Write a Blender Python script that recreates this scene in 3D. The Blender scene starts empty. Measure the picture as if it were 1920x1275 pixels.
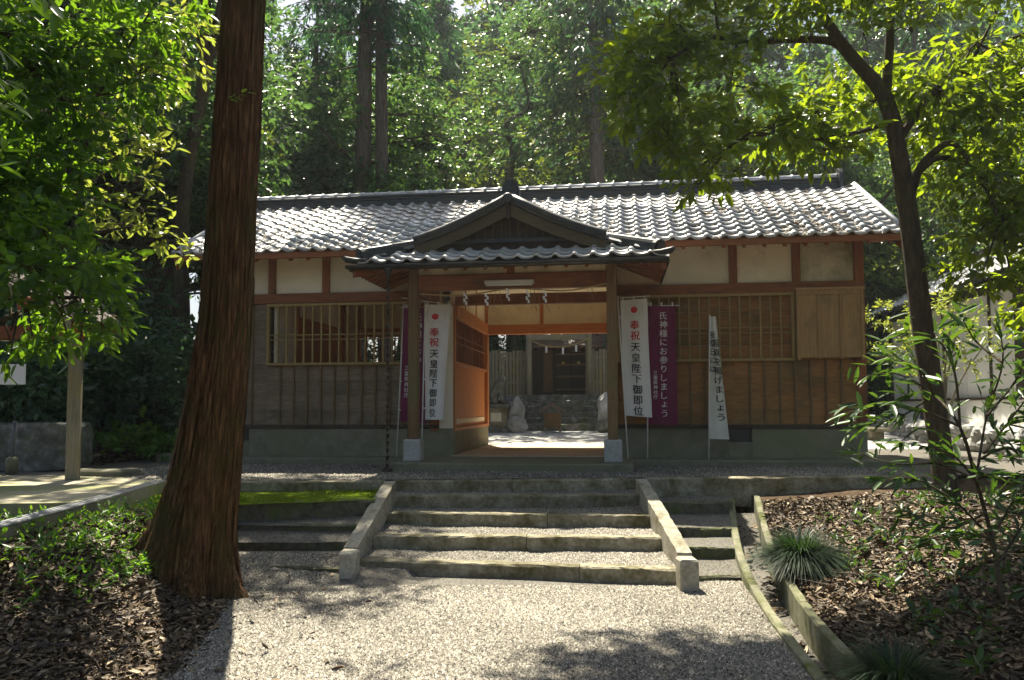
import bpy, math, random
import numpy as np
from mathutils import Vector, Matrix

random.seed(7)
RNG = np.random.default_rng(11)
SC = bpy.context.scene
COL = SC.collection
rad = math.radians

# ------------------------------------------------------------------ camera
FPX = 1464.0                    # focal length in pixels of the 1920 px wide photograph
YAW, PITCH, ROLL, SHIFT = rad(7.6), rad(3.2), rad(0.2), 43.0
CAM = np.array([1.534, -12.9, 0.91])
_f = np.array([-math.sin(YAW)*math.cos(PITCH), math.cos(YAW)*math.cos(PITCH), math.sin(PITCH)])
_r0 = np.array([math.cos(YAW), math.sin(YAW), 0.0]); _u0 = np.cross(_r0, _f)
_r = _r0*math.cos(ROLL) - _u0*math.sin(ROLL)
_u = _u0*math.cos(ROLL) + _r0*math.sin(ROLL)
cam_data = bpy.data.cameras.new('camera')
cam = bpy.data.objects.new('camera', cam_data); COL.objects.link(cam)
cam_data.sensor_width = 36.0; cam_data.lens = 36.0*FPX/1920.0
cam_data.shift_y = SHIFT/1920.0
cam_data.clip_start = 0.05; cam_data.clip_end = 2000
cam.matrix_world = Matrix(((_r[0], _u[0], -_f[0], CAM[0]), (_r[1], _u[1], -_f[1], CAM[1]), (_r[2], _u[2], -_f[2], CAM[2]), (0, 0, 0, 1)))
SC.camera = cam

def ray(px, py): return _f*FPX + _r*(px-960) - _u*(py-637.5-SHIFT)
def onZ(px, py, z):
    d = ray(px, py); return CAM + d*((z-CAM[2])/d[2])
def onY(px, py, y):
    d = ray(px, py); return CAM + d*((y-CAM[1])/d[1])
def atD(px, py, dep): return CAM + ray(px, py)*dep/FPX
# ground-plan coordinates along / across the approach path (u right, d forward from where the path starts)
FX, FY = -math.sin(YAW), math.cos(YAW)
def plan(u, d): return CAM[0] + u*FY + d*FX, CAM[1] - u*FX + d*FY
def ud(x, y):
    dx, dy = x-CAM[0], y-CAM[1]
    return dx*FY - dy*FX, dx*FX + dy*FY

# ------------------------------------------------------------------ sky, sun, exposure
SUN_EL, SUN_AZ = rad(60), rad(22.0)      # behind the gatehouse, a little to its left
sdir = Vector((-math.sin(SUN_AZ)*math.cos(SUN_EL), math.cos(SUN_AZ)*math.cos(SUN_EL), math.sin(SUN_EL)))
world = bpy.data.worlds.new('World'); SC.world = world; world.use_nodes = True
wn = world.node_tree.nodes; wl = world.node_tree.links
bg = wn['Background']; sky = wn.new('ShaderNodeTexSky'); sky.sky_type = 'NISHITA'; sky.sun_disc = False
sky.sun_elevation = SUN_EL; sky.sun_rotation = -SUN_AZ
sky.air_density = 1.0; sky.dust_density = 3.0
wl.new(sky.outputs[0], bg.inputs[0]); bg.inputs[1].default_value = 0.05
sl = bpy.data.lights.new('sun', 'SUN'); sl.energy = 5.0; sl.angle = rad(0.55); sl.color = (1.0, 0.915, 0.75)
sun = bpy.data.objects.new('sun', sl); COL.objects.link(sun)
sun.rotation_euler = sdir.to_track_quat('Z', 'Y').to_euler()
sun.location = (-8, 15, 30)
vs = SC.view_settings; vs.view_transform = 'Standard'; vs.look = 'None'; vs.gamma = 1.0; vs.exposure = 1.6
try: vs.use_curve_mapping = False
except Exception: pass
SC.render.engine = 'CYCLES'
cy = SC.cycles
cy.max_bounces = 10; cy.diffuse_bounces = 5; cy.glossy_bounces = 3; cy.transmission_bounces = 6; cy.transparent_max_bounces = 4
cy.caustics_reflective = False; cy.caustics_refractive = False
cy.use_denoising = True; cy.sample_clamp_indirect = 8.0

# ------------------------------------------------------------------ materials
MATS = {}
def nodes_of(name):
    m = bpy.data.materials.new(name); m.use_nodes = True
    nt = m.node_tree
    MATS[name] = m
    return m, nt, nt.nodes, nt.links, nt.nodes['Principled BSDF']
def N(nt, typ, **kw):
    n = nt.nodes.new(typ)
    for k, v in kw.items():
        if k.startswith('_'): setattr(n, k[1:], v)
        else: n.inputs[k.replace('9', ' ')].default_value = v
    return n
def rgba(c): return (c[0], c[1], c[2], 1.0)
def ramp(nt, fac, stops):
    r = nt.nodes.new('ShaderNodeValToRGB'); el = r.color_ramp.elements
    while len(el) < len(stops): el.new(0.5)
    for e, (p, c) in zip(el, stops): e.position = p; e.color = rgba(c)
    nt.links.new(fac, r.inputs[0]); return r
def coords(nt, scale=(1, 1, 1), shift=True, src='Object'):
    tc = nt.nodes.new('ShaderNodeTexCoord'); mp = nt.nodes.new('ShaderNodeMapping')
    mp.inputs['Scale'].default_value = scale
    nt.links.new(tc.outputs[src], mp.inputs[0])
    if shift:
        oi = nt.nodes.new('ShaderNodeObjectInfo'); mul = nt.nodes.new('ShaderNodeMath'); mul.operation = 'MULTIPLY'
        mul.inputs[1].default_value = 37.0
        nt.links.new(oi.outputs['Random'], mul.inputs[0]); nt.links.new(mul.outputs[0], mp.inputs['Location'])
    return mp.outputs[0]
def rough_mat(name, stops, scale=6.0, stretch=(1, 1, 1), rough=0.8, bump=0.3, bscale=None, detail=8.0, spec=0.3, vary=0.12, stain=None, stain_scale=1.2, shift=True, dist=0.01, metal=0.0):
    """noise coloured, bumpy surface; stain = (colour, amount) gives soft dirt or moss patches"""
    m, nt, nd, lk, bs = nodes_of(name)
    v = coords(nt, stretch, shift)
    n1 = N(nt, 'ShaderNodeTexNoise', Scale=scale, Detail=detail, Roughness=0.62); lk.new(v, n1.inputs['Vector'])
    col = ramp(nt, n1.outputs['Fac'], stops).outputs[0]
    if stain:
        v2 = coords(nt, (1, 1, 1), shift)
        n2 = N(nt, 'ShaderNodeTexNoise', Scale=stain_scale, Detail=6.0, Roughness=0.7); lk.new(v2, n2.inputs['Vector'])
        rp = ramp(nt, n2.outputs['Fac'], [(0.62-stain[1]*0.35, (0, 0, 0)), (0.78-stain[1]*0.2, (1, 1, 1))])
        mx = nt.nodes.new('ShaderNodeMixRGB'); lk.new(rp.outputs[0], mx.inputs[0]); lk.new(col, mx.inputs[1]); mx.inputs[2].default_value = rgba(stain[0]); col = mx.outputs[0]
    if vary:
        oi = nt.nodes.new('ShaderNodeObjectInfo'); mr = nt.nodes.new('ShaderNodeMapRange')
        mr.inputs[3].default_value = 1-vary; mr.inputs[4].default_value = 1+vary
        lk.new(oi.outputs['Random'], mr.inputs[0])
        hs = nt.nodes.new('ShaderNodeHueSaturation'); lk.new(mr.outputs[0], hs.inputs['Value']); lk.new(col, hs.inputs['Color']); col = hs.outputs[0]
    lk.new(col, bs.inputs['Base Color'])
    bs.inputs['Roughness'].default_value = rough; bs.inputs['Specular IOR Level'].default_value = spec; bs.inputs['Metallic'].default_value = metal
    if bump:
        n3 = N(nt, 'ShaderNodeTexNoise', Scale=bscale or scale*4, Detail=10.0, Roughness=0.65); lk.new(v, n3.inputs['Vector'])
        bp = N(nt, 'ShaderNodeBump', Strength=bump, Distance=dist); lk.new(n3.outputs['Fac'], bp.inputs['Height']); lk.new(bp.outputs[0], bs.inputs['Normal'])
    return m
def leaf_mat(name, lo, mid, hi, trans, tfac=0.45, rough=0.38, spec=0.5):
    """leaf: per-leaf tint from the 'rnd' attribute, reflecting on top and letting light through"""
    m, nt, nd, lk, bs = nodes_of(name)
    at = nt.nodes.new('ShaderNodeAttribute'); at.attribute_name = 'rnd'
    oi = nt.nodes.new('ShaderNodeObjectInfo')
    ad = nt.nodes.new('ShaderNodeMath'); ad.operation = 'MULTIPLY_ADD'; lk.new(oi.outputs['Random'], ad.inputs[0]); ad.inputs[1].default_value = 0.3; lk.new(at.outputs['Fac'], ad.inputs[2])
    sb = nt.nodes.new('ShaderNodeMath'); sb.operation = 'SUBTRACT'; lk.new(ad.outputs[0], sb.inputs[0]); sb.inputs[1].default_value = 0.15
    c = ramp(nt, sb.outputs[0], [(0.0, lo), (0.55, mid), (1.0, hi)])
    lk.new(c.outputs[0], bs.inputs['Base Color'])
    bs.inputs['Roughness'].default_value = rough; bs.inputs['Specular IOR Level'].default_value = spec
    tr = nt.nodes.new('ShaderNodeBsdfTranslucent')
    t2 = ramp(nt, sb.outputs[0], [(0.0, tuple(x*0.65 for x in trans)), (0.6, trans), (1.0, (min(1, trans[0]*1.5), min(1, trans[1]*1.2), trans[2]))])
    lk.new(t2.outputs[0], tr.inputs[0])
    mx = nt.nodes.new('ShaderNodeMixShader'); mx.inputs[0].default_value = tfac
    lk.new(bs.outputs[0], mx.inputs[1]); lk.new(tr.outputs[0], mx.inputs[2])
    out = [n for n in nd if n.type == 'OUTPUT_MATERIAL'][0]; lk.new(mx.outputs[0], out.inputs[0])
    return m

# timber: z = upright grain, x = grain along the wall, y = grain along the depth
WS = [(0.25, (0.14, 0.045, 0.014)), (0.5, (0.24, 0.082, 0.025)), (0.75, (0.32, 0.125, 0.04))]
for ax, st in (('z', (14, 14, 1)), ('x', (1, 14, 14)), ('y', (14, 1, 14))):
    rough_mat('timber_'+ax, WS, 3.0, st, 0.62, 0.25, 6, spec=0.3, stain=((0.07, 0.04, 0.018), 0.25), dist=0.006)
    rough_mat('timber_bright_'+ax, [(0.25, (0.30, 0.10, 0.024)), (0.5, (0.43, 0.16, 0.042)), (0.75, (0.52, 0.22, 0.065))], 3.0, st, 0.6, 0.2, 6, dist=0.005)
    rough_mat('weathered_'+ax, [(0.25, (0.10, 0.06, 0.028)), (0.5, (0.17, 0.105, 0.048)), (0.75, (0.24, 0.15, 0.07))], 3.0, st, 0.75, 0.35, 6, stain=((0.13, 0.125, 0.05), 0.3), dist=0.006)
rough_mat('shutter_wood', [(0.25, (0.24, 0.145, 0.058)), (0.5, (0.36, 0.225, 0.095)), (0.75, (0.45, 0.29, 0.13))], 3.0, (14, 14, 1), 0.75, 0.35, 6, stain=((0.16, 0.13, 0.06), 0.3), dist=0.006)
rough_mat('lattice_wood', [(0.3, (0.25, 0.175, 0.06)), (0.7, (0.38, 0.275, 0.105))], 3.0, (14, 14, 1), 0.75, 0.3, 6, dist=0.004)
rough_mat('board_brown', [(0.25, (0.18, 0.080, 0.023)), (0.5, (0.29, 0.138, 0.040)), (0.75, (0.40, 0.20, 0.065))], 3.0, (1.4, 14, 10), 0.7, 0.35, 6, stain=((0.10, 0.085, 0.03), 0.35), dist=0.006)
rough_mat('board_grey', [(0.25, (0.13, 0.095, 0.062)), (0.5, (0.20, 0.15, 0.10)), (0.75, (0.26, 0.20, 0.135))], 3.0, (1.4, 14, 10), 0.78, 0.35, 6, stain=((0.10, 0.08, 0.045), 0.35), dist=0.006)
rough_mat('silver_wood', [(0.25, (0.14, 0.125, 0.085)), (0.5, (0.23, 0.205, 0.145)), (0.75, (0.32, 0.285, 0.21))], 3.0, (14, 14, 1), 0.8, 0.4, 6, stain=((0.30, 0.24, 0.06), 0.35), dist=0.006)
rough_mat('aged_x', [(0.25, (0.055, 0.045, 0.024)), (0.5, (0.095, 0.078, 0.042)), (0.75, (0.14, 0.115, 0.065))], 3.0, (1, 14, 14), 0.8, 0.35, 6, dist=0.005)
rough_mat('pale_wood', [(0.25, (0.42, 0.27, 0.14)), (0.5, (0.52, 0.36, 0.20)), (0.75, (0.60, 0.43, 0.26))], 3.0, (1, 14, 14), 0.6, 0.2, 6, dist=0.004)
rough_mat('dark_wood', [(0.3, (0.03, 0.02, 0.014)), (0.7, (0.075, 0.05, 0.032))], 3.0, (10, 10, 2), 0.7, 0.3, 6)
rough_mat('plaster', [(0.3, (0.70, 0.635, 0.47)), (0.6, (0.80, 0.735, 0.57))], 2.5, (1, 1, 1), 0.9, 0.15, 60, stain=((0.50, 0.47, 0.34), 0.18), dist=0.004)
rough_mat('plaster_stained', [(0.3, (0.60, 0.55, 0.40)), (0.6, (0.70, 0.65, 0.49))], 2.5, (1, 1, 1), 0.9, 0.15, 60, stain=((0.30, 0.30, 0.19), 0.5), stain_scale=1.6, dist=0.004)
rough_mat('white_wall', [(0.3, (0.72, 0.71, 0.66)), (0.6, (0.80, 0.79, 0.74))], 2.5, (1, 1, 1), 0.9, 0.1, 60, dist=0.004)
rough_mat('concrete', [(0.3, (0.135, 0.13, 0.085)), (0.6, (0.21, 0.20, 0.14))], 5.0, (1, 1, 1), 0.9, 0.3, 70, stain=((0.16, 0.17, 0.09), 0.45), dist=0.006)
rough_mat('floor_concrete', [(0.3, (0.42, 0.36, 0.26)), (0.6, (0.54, 0.47, 0.36))], 4.0, (1, 1, 1), 0.85, 0.2, 60, stain=((0.24, 0.19, 0.12), 0.3), dist=0.004)
rough_mat('concrete_pad', [(0.3, (0.27, 0.24, 0.165)), (0.6, (0.37, 0.34, 0.245))], 2.0, (1, 1, 1), 0.88, 0.3, 60, stain=((0.19, 0.21, 0.06), 0.5), stain_scale=0.9, dist=0.005)
rough_mat('concrete_drain', [(0.3, (0.15, 0.145, 0.09)), (0.6, (0.25, 0.24, 0.17))], 8.0, (1, 1, 1), 0.9, 0.5, 80, stain=((0.085, 0.10, 0.02), 0.65), stain_scale=2.6, dist=0.008)
rough_mat('granite', [(0.28, (0.17, 0.15, 0.10)), (0.5, (0.28, 0.255, 0.18)), (0.72, (0.40, 0.37, 0.28))], 26.0, (1, 1, 1), 0.85, 0.6, 90, stain=((0.085, 0.074, 0.026), 0.68), stain_scale=3.6, dist=0.01)
rough_mat('granite_rail', [(0.28, (0.24, 0.22, 0.165)), (0.5, (0.36, 0.335, 0.265)), (0.72, (0.47, 0.44, 0.36))], 26.0, (1, 1, 1), 0.85, 0.6, 90, stain=((0.15, 0.135, 0.06), 0.45), stain_scale=3.6, dist=0.01)
rough_mat('granite_pale', [(0.28, (0.30, 0.31, 0.30)), (0.5, (0.40, 0.41, 0.39)), (0.72, (0.50, 0.50, 0.48))], 30.0, (1, 1, 1), 0.85, 0.4, 90, stain=((0.26, 0.25, 0.17), 0.3), dist=0.006)
rough_mat('old_stone', [(0.28, (0.06, 0.062, 0.05)), (0.5, (0.15, 0.15, 0.13)), (0.72, (0.30, 0.30, 0.28))], 7.0, (1, 1, 1), 0.9, 0.7, 40, stain=((0.10, 0.12, 0.05), 0.4), stain_scale=4, dist=0.02)
rough_mat('pale_rock', [(0.28, (0.20, 0.20, 0.19)), (0.5, (0.42, 0.42, 0.41)), (0.7, (0.62, 0.61, 0.60))], 6.0, (1, 1, 1), 0.9, 0.7, 30, stain=((0.13, 0.14, 0.09), 0.35), stain_scale=3, dist=0.03)
rough_mat('dark_kerb', [(0.3, (0.045, 0.042, 0.025)), (0.7, (0.14, 0.13, 0.09))], 14.0, (1, 1, 1), 0.9, 0.6, 60, stain=((0.09, 0.12, 0.025), 0.4), stain_scale=3, dist=0.01)
rough_mat('moss', [(0.3, (0.08, 0.13, 0.006)), (0.52, (0.14, 0.21, 0.008)), (0.7, (0.22, 0.29, 0.02))], 9.0, (1, 1, 1), 0.95, 0.9, 130, spec=0.1, vary=0, dist=0.02, shift=False)
rough_mat('soil', [(0.25, (0.045, 0.030, 0.018)), (0.5, (0.085, 0.058, 0.036)), (0.75, (0.15, 0.105, 0.065))], 9.0, (1, 1, 1), 0.95, 1.0, 26, spec=0.1, vary=0, dist=0.05, shift=False)
rough_mat('tile', [(0.3, (0.46, 0.465, 0.465)), (0.55, (0.56, 0.565, 0.56)), (0.75, (0.66, 0.66, 0.65))], 9.0, (1, 1, 1), 0.46, 0.12, 40, spec=0.8, vary=0.24, stain=((0.20, 0.18, 0.14), 0.28), stain_scale=3, dist=0.004, metal=0.25)
rough_mat('tile_dark', [(0.3, (0.022, 0.024, 0.025)), (0.7, (0.06, 0.064, 0.065))], 8.0, (1, 1, 1), 0.5, 0.2, 40, spec=0.4, stain=((0.06, 0.055, 0.035), 0.3), dist=0.006)
rough_mat('bark_cedar', [(0.32, (0.03, 0.015, 0.007)), (0.5, (0.145, 0.072, 0.03)), (0.68, (0.32, 0.175, 0.078))], 5.0, (9, 9, 0.5), 0.9, 1.0, 7, spec=0.15, vary=0, stain=((0.085, 0.075, 0.016), 0.5), stain_scale=1.6, dist=0.06)
rough_mat('bark_far', [(0.25, (0.07, 0.055, 0.045)), (0.5, (0.15, 0.12, 0.10)), (0.75, (0.26, 0.22, 0.19))], 4.0, (5, 5, 0.6), 0.95, 0.9, 9, spec=0.1, dist=0.03)
rough_mat('bark_dark', [(0.25, (0.025, 0.02, 0.014)), (0.5, (0.06, 0.047, 0.03)), (0.75, (0.12, 0.095, 0.055))], 6.0, (4, 4, 1), 0.9, 0.7, 12, spec=0.15, stain=((0.07, 0.075, 0.03), 0.35), dist=0.02)
rough_mat('hull_black', [(0.3, (0.012, 0.013, 0.014)), (0.7, (0.035, 0.037, 0.04))], 8.0, (1, 1, 1), 0.35, 0.1, 40, spec=0.5, dist=0.003)
rough_mat('rusty_chain', [(0.3, (0.025, 0.018, 0.015)), (0.7, (0.08, 0.055, 0.04))], 20.0, (1, 1, 1), 0.6, 0.3, 60, dist=0.003)
rough_mat('steel', [(0.3, (0.42, 0.44, 0.46)), (0.7, (0.56, 0.58, 0.60))], 8.0, (1, 1, 1), 0.4, 0.1, 60, metal=0.7, dist=0.002)
rough_mat('white_paint', [(0.3, (0.66, 0.65, 0.60)), (0.7, (0.76, 0.75, 0.70))], 8.0, (1, 1, 1), 0.5, 0.05, 60, dist=0.002)
rough_mat('tube_glass', [(0.3, (0.74, 0.74, 0.70)), (0.7, (0.80, 0.80, 0.76))], 8.0, (1, 1, 1), 0.2, 0.0, vary=0)
rough_mat('paper', [(0.3, (0.78, 0.78, 0.76)), (0.7, (0.84, 0.84, 0.82))], 8.0, (1, 1, 1), 0.8, 0.05, 60, dist=0.002)
rough_mat('cloth_white', [(0.3, (0.66, 0.65, 0.62)), (0.7, (0.76, 0.75, 0.72))], 4.0, (1, 1, 1), 0.85, 0.15, 200, vary=0, dist=0.002)
rough_mat('cloth_worn', [(0.3, (0.58, 0.58, 0.52)), (0.7, (0.70, 0.70, 0.64))], 4.0, (1, 1, 1), 0.85, 0.15, 200, vary=0, stain=((0.5, 0.49, 0.40), 0.4), dist=0.002)
rough_mat('cloth_purple', [(0.3, (0.115, 0.008, 0.045)), (0.7, (0.16, 0.014, 0.066))], 4.0, (1, 1, 1), 0.8, 0.15, 200, vary=0, dist=0.002)
rough_mat('ink_black', [(0.3, (0.012, 0.012, 0.012)), (0.7, (0.02, 0.02, 0.02))], 4.0, rough=0.7, bump=0, vary=0)
rough_mat('ink_red', [(0.3, (0.52, 0.015, 0.02)), (0.7, (0.60, 0.02, 0.025))], 4.0, rough=0.7, bump=0, vary=0)
rough_mat('ink_pale', [(0.3, (0.62, 0.55, 0.56)), (0.7, (0.70, 0.63, 0.64))], 4.0, rough=0.7, bump=0, vary=0)
rough_mat('ink_line', [(0.3, (0.40, 0.34, 0.30)), (0.7, (0.46, 0.40, 0.36))], 4.0, rough=0.7, bump=0, vary=0)
rough_mat('straw', [(0.3, (0.28, 0.20, 0.08)), (0.7, (0.42, 0.31, 0.14))], 20.0, (1, 1, 1), 0.85, 0.3, 60, dist=0.004)
rough_mat('brass', [(0.3, (0.55, 0.38, 0.08)), (0.7, (0.70, 0.50, 0.14))], 8.0, rough=0.3, bump=0, metal=0.6)
rough_mat('copper_roof', [(0.3, (0.11, 0.06, 0.04)), (0.7, (0.19, 0.11, 0.07))], 8.0, rough=0.5, bump=0.1)
rough_mat('pipe_grey', [(0.3, (0.10, 0.10, 0.10)), (0.7, (0.16, 0.16, 0.16))], 8.0, rough=0.5, bump=0.1)

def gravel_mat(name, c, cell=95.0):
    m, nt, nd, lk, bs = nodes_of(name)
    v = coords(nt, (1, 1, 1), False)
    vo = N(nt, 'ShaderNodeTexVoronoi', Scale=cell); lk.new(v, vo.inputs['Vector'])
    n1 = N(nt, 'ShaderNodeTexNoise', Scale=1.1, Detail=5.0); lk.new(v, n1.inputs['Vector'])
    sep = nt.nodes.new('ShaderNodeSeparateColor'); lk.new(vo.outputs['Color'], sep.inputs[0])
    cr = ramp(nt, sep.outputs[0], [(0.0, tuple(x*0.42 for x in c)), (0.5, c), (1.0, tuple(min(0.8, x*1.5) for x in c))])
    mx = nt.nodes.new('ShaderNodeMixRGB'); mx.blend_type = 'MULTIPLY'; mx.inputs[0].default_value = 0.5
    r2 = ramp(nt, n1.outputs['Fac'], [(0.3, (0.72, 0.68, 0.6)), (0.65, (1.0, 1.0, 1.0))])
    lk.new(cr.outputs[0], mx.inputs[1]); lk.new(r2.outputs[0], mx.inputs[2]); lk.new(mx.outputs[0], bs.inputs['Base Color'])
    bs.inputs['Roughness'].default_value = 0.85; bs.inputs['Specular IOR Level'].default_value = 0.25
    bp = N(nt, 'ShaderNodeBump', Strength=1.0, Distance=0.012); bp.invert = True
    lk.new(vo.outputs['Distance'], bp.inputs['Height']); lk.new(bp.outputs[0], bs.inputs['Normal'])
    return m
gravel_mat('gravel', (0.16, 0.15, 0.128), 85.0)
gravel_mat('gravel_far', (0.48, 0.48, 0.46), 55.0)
def rnd_mat(name, stops, rough=0.85, spec=0.25):
    m, nt, nd, lk, bs = nodes_of(name)
    at = nt.nodes.new('ShaderNodeAttribute'); at.attribute_name = 'rnd'
    lk.new(ramp(nt, at.outputs['Fac'], stops).outputs[0], bs.inputs['Base Color'])
    bs.inputs['Roughness'].default_value = rough; bs.inputs['Specular IOR Level'].default_value = spec
    return m
rnd_mat('pebble', [(0.0, (0.035, 0.032, 0.026)), (0.3, (0.125, 0.114, 0.092)), (0.7, (0.27, 0.25, 0.205)), (1.0, (0.47, 0.435, 0.37))])
rnd_mat('dry_leaf', [(0.0, (0.018, 0.012, 0.007)), (0.35, (0.055, 0.036, 0.018)), (0.62, (0.15, 0.10, 0.052)), (1.0, (0.44, 0.34, 0.20))], 0.6, 0.35)
leaf_mat('leaf_cedar', (0.018, 0.05, 0.026), (0.035, 0.095, 0.045), (0.07, 0.15, 0.06), (0.07, 0.20, 0.06), 0.36, 0.45)
leaf_mat('leaf_forest', (0.022, 0.055, 0.022), (0.045, 0.10, 0.035), (0.09, 0.16, 0.05), (0.14, 0.28, 0.05), 0.42, 0.34)
leaf_mat('leaf_sunny', (0.03, 0.055, 0.012), (0.06, 0.10, 0.02), (0.11, 0.16, 0.035), (0.24, 0.34, 0.03), 0.45, 0.34)
leaf_mat('leaf_blue', (0.03, 0.07, 0.035), (0.06, 0.125, 0.06), (0.11, 0.19, 0.09), (0.12, 0.27, 0.08), 0.38, 0.30, 0.6)
leaf_mat('leaf_bright', (0.03, 0.06, 0.008), (0.055, 0.105, 0.012), (0.10, 0.16, 0.02), (0.36, 0.49, 0.015), 0.54, 0.34)
leaf_mat('leaf_left', (0.02, 0.065, 0.01), (0.04, 0.12, 0.014), (0.09, 0.19, 0.022), (0.21, 0.40, 0.015), 0.48, 0.32)
leaf_mat('leaf_yellow', (0.10, 0.15, 0.02), (0.15, 0.21, 0.03), (0.24, 0.29, 0.05), (0.42, 0.50, 0.06), 0.45, 0.4)
leaf_mat('leaf_shrub', (0.015, 0.04, 0.012), (0.03, 0.075, 0.018), (0.06, 0.12, 0.028), (0.12, 0.24, 0.02), 0.32, 0.42, 0.45)
leaf_mat('grass_blade', (0.008, 0.022, 0.010), (0.018, 0.045, 0.018), (0.05, 0.09, 0.04), (0.05, 0.11, 0.02), 0.3, 0.5, 0.35)
leaf_mat('moss_leaf', (0.06, 0.10, 0.006), (0.12, 0.18, 0.01), (0.22, 0.28, 0.02), (0.25, 0.36, 0.02), 0.35, 0.7, 0.1)
leaf_mat('weed_leaf', (0.04, 0.10, 0.01), (0.07, 0.17, 0.018), (0.12, 0.25, 0.03), (0.20, 0.42, 0.02), 0.42, 0.4)

# ------------------------------------------------------------------ mesh helpers
ORG = {}
def link(name, me, mat, parent=None, org=None, **props):
    o = bpy.data.objects.new(name, me); COL.objects.link(o)
    if mat: me.materials.append(MATS[mat]) if not me.materials else None
    if parent is not None:
        o.parent = parent; ORG[o.name] = ORG[parent.name]
    else:
        org = np.zeros(3) if org is None else np.array(org, float)
        o.location = org; ORG[o.name] = org
    for k, v in props.items(): o[k] = v
    return o
def raw_mesh(name, V, faces, smooth=False):
    me = bpy.data.meshes.new(name); me.from_pydata([tuple(map(float, v)) for v in V], [], faces); me.update()
    if smooth: me.shade_smooth()
    return me
def add(name, V, faces, mat, parent=None, smooth=False, **props):
    """one mesh object from world-space vertices; top-level meshes sit at their own base"""
    V = np.asarray(V, float)
    if parent is not None: org = ORG[parent.name]
    else: org = np.array([(V[:, 0].min()+V[:, 0].max())/2, (V[:, 1].min()+V[:, 1].max())/2, V[:, 2].min()])
    return link(name, raw_mesh(name, V-org, faces, smooth), mat, parent, org, **props)
def empty(name, loc, **props):
    o = bpy.data.objects.new(name, None); COL.objects.link(o); o.location = loc; o.empty_display_size = 0.2
    ORG[o.name] = np.array(loc, float)
    for k, v in props.items(): o[k] = v
    return o
def np_mesh(name, V, loops, counts, rnd=None, smooth=False):
    me = bpy.data.meshes.new(name)
    V = np.ascontiguousarray(V, np.float32); loops = np.ascontiguousarray(loops, np.int32); counts = np.ascontiguousarray(counts, np.int32)
    me.vertices.add(len(V)); me.vertices.foreach_set('co', V.ravel())
    me.loops.add(len(loops)); me.loops.foreach_set('vertex_index', loops)
    me.polygons.add(len(counts)); st = np.zeros(len(counts), np.int32); st[1:] = np.cumsum(counts)[:-1]
    me.polygons.foreach_set('loop_start', st)
    me.update(calc_edges=True)
    if rnd is not None:
        a = me.attributes.new('rnd', 'FLOAT', 'FACE'); a.data.foreach_set('value', np.ascontiguousarray(rnd, np.float32))
    if smooth: me.shade_smooth()
    return me
class MB:
    """collects shapes that form ONE part"""
    def __init__(s): s.V = []; s.F = []
    def addm(s, V, F):
        n = len(s.V); s.V += [tuple(map(float, v)) for v in V]; s.F += [tuple(i+n for i in f) for f in F]; return s
    def box(s, a, b, ch=0.006, rot=None, cen=None):
        V, F = cbox(a, b, ch)
        if rot is not None:
            c = np.array(cen if cen is not None else (np.array(a)+np.array(b))/2)
            V = (np.array(V)-c) @ np.array(rot).T + c
        return s.addm(V, F)
    def tube(s, pts, radii, n=6, cap=True): return s.addm(*tube(pts, radii, n, cap))
    def build(s, name, mat, parent=None, smooth=False, **props): return add(name, s.V, s.F, mat, parent, smooth, **props)
def _cb():
    cs = [(x, y, z) for x in (-1, 1) for y in (-1, 1) for z in (-1, 1)]
    ix = {}
    for c in cs:
        for a in range(3): ix[(c, a)] = len(ix)
    F = []
    for a in range(3):
        o = [k for k in range(3) if k != a]
        for sg in (-1, 1):
            q = []
            for p, r in ((-1, -1), (1, -1), (1, 1), (-1, 1)):
                c = [0]*3; c[a] = sg; c[o[0]] = p; c[o[1]] = r; q.append(ix[(tuple(c), a)])
            F.append(q)
    for k in range(3):
        o = [q for q in range(3) if q != k]
        for p in (-1, 1):
            for r in (-1, 1):
                c1 = [0]*3; c1[k] = -1; c1[o[0]] = p; c1[o[1]] = r; c2 = list(c1); c2[k] = 1
                c1, c2 = tuple(c1), tuple(c2)
                F.append([ix[(c1, o[0])], ix[(c2, o[0])], ix[(c2, o[1])], ix[(c1, o[1])]])
    for c in cs: F.append([ix[(c, 0)], ix[(c, 1)], ix[(c, 2)]])
    P = np.zeros((24, 3)); 
    for (c, a), i in ix.items():
        P[i] = [c[k]*(1.0 if k == a else 0.8) for k in range(3)]
    out = []
    for f in F:
        v = P[f]; nrm = np.cross(v[1]-v[0], v[2]-v[0])
        out.append(tuple(f) if nrm @ v.mean(0) > 0 else tuple(f[::-1]))
    return ix, out
_CI, _CF = _cb()
def cbox(a, b, ch=0.006):
    a = np.minimum(a, b).astype(float) if isinstance(a, np.ndarray) else np.array([min(p, q) for p, q in zip(a, b)], float)
    b2 = np.array(b, float); a0 = np.array(a, float)
    hi = np.maximum(a0, b2); lo = np.minimum(a0, b2)
    hi = np.array([max(h, l) for h, l in zip(hi, lo)])
    c = (hi+lo)/2; h = (hi-lo)/2; ch = min(ch, 0.45*h.min())
    V = np.zeros((24, 3))
    for (cs, ax), i in _CI.items():
        for k in range(3): V[i, k] = c[k] + cs[k]*(h[k] - (0 if k == ax else ch))
    return V, _CF
def boxo(name, a, b, mat, parent=None, ch=0.006, **props):
    lo = [min(p, q) for p, q in zip(a, b)]; hi = [max(p, q) for p, q in zip(a, b)]
    V, F = cbox(lo, hi, ch); return add(name, V, F, mat, parent, **props)
def frame_axes(t):
    t = np.array(t, float); t /= np.linalg.norm(t)+1e-12
    h = np.array([0, 0, 1.0]) if abs(t[2]) < 0.9 else np.array([1.0, 0, 0])
    a = np.cross(h, t); a /= np.linalg.norm(a); b = np.cross(t, a)
    return t, a, b
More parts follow.
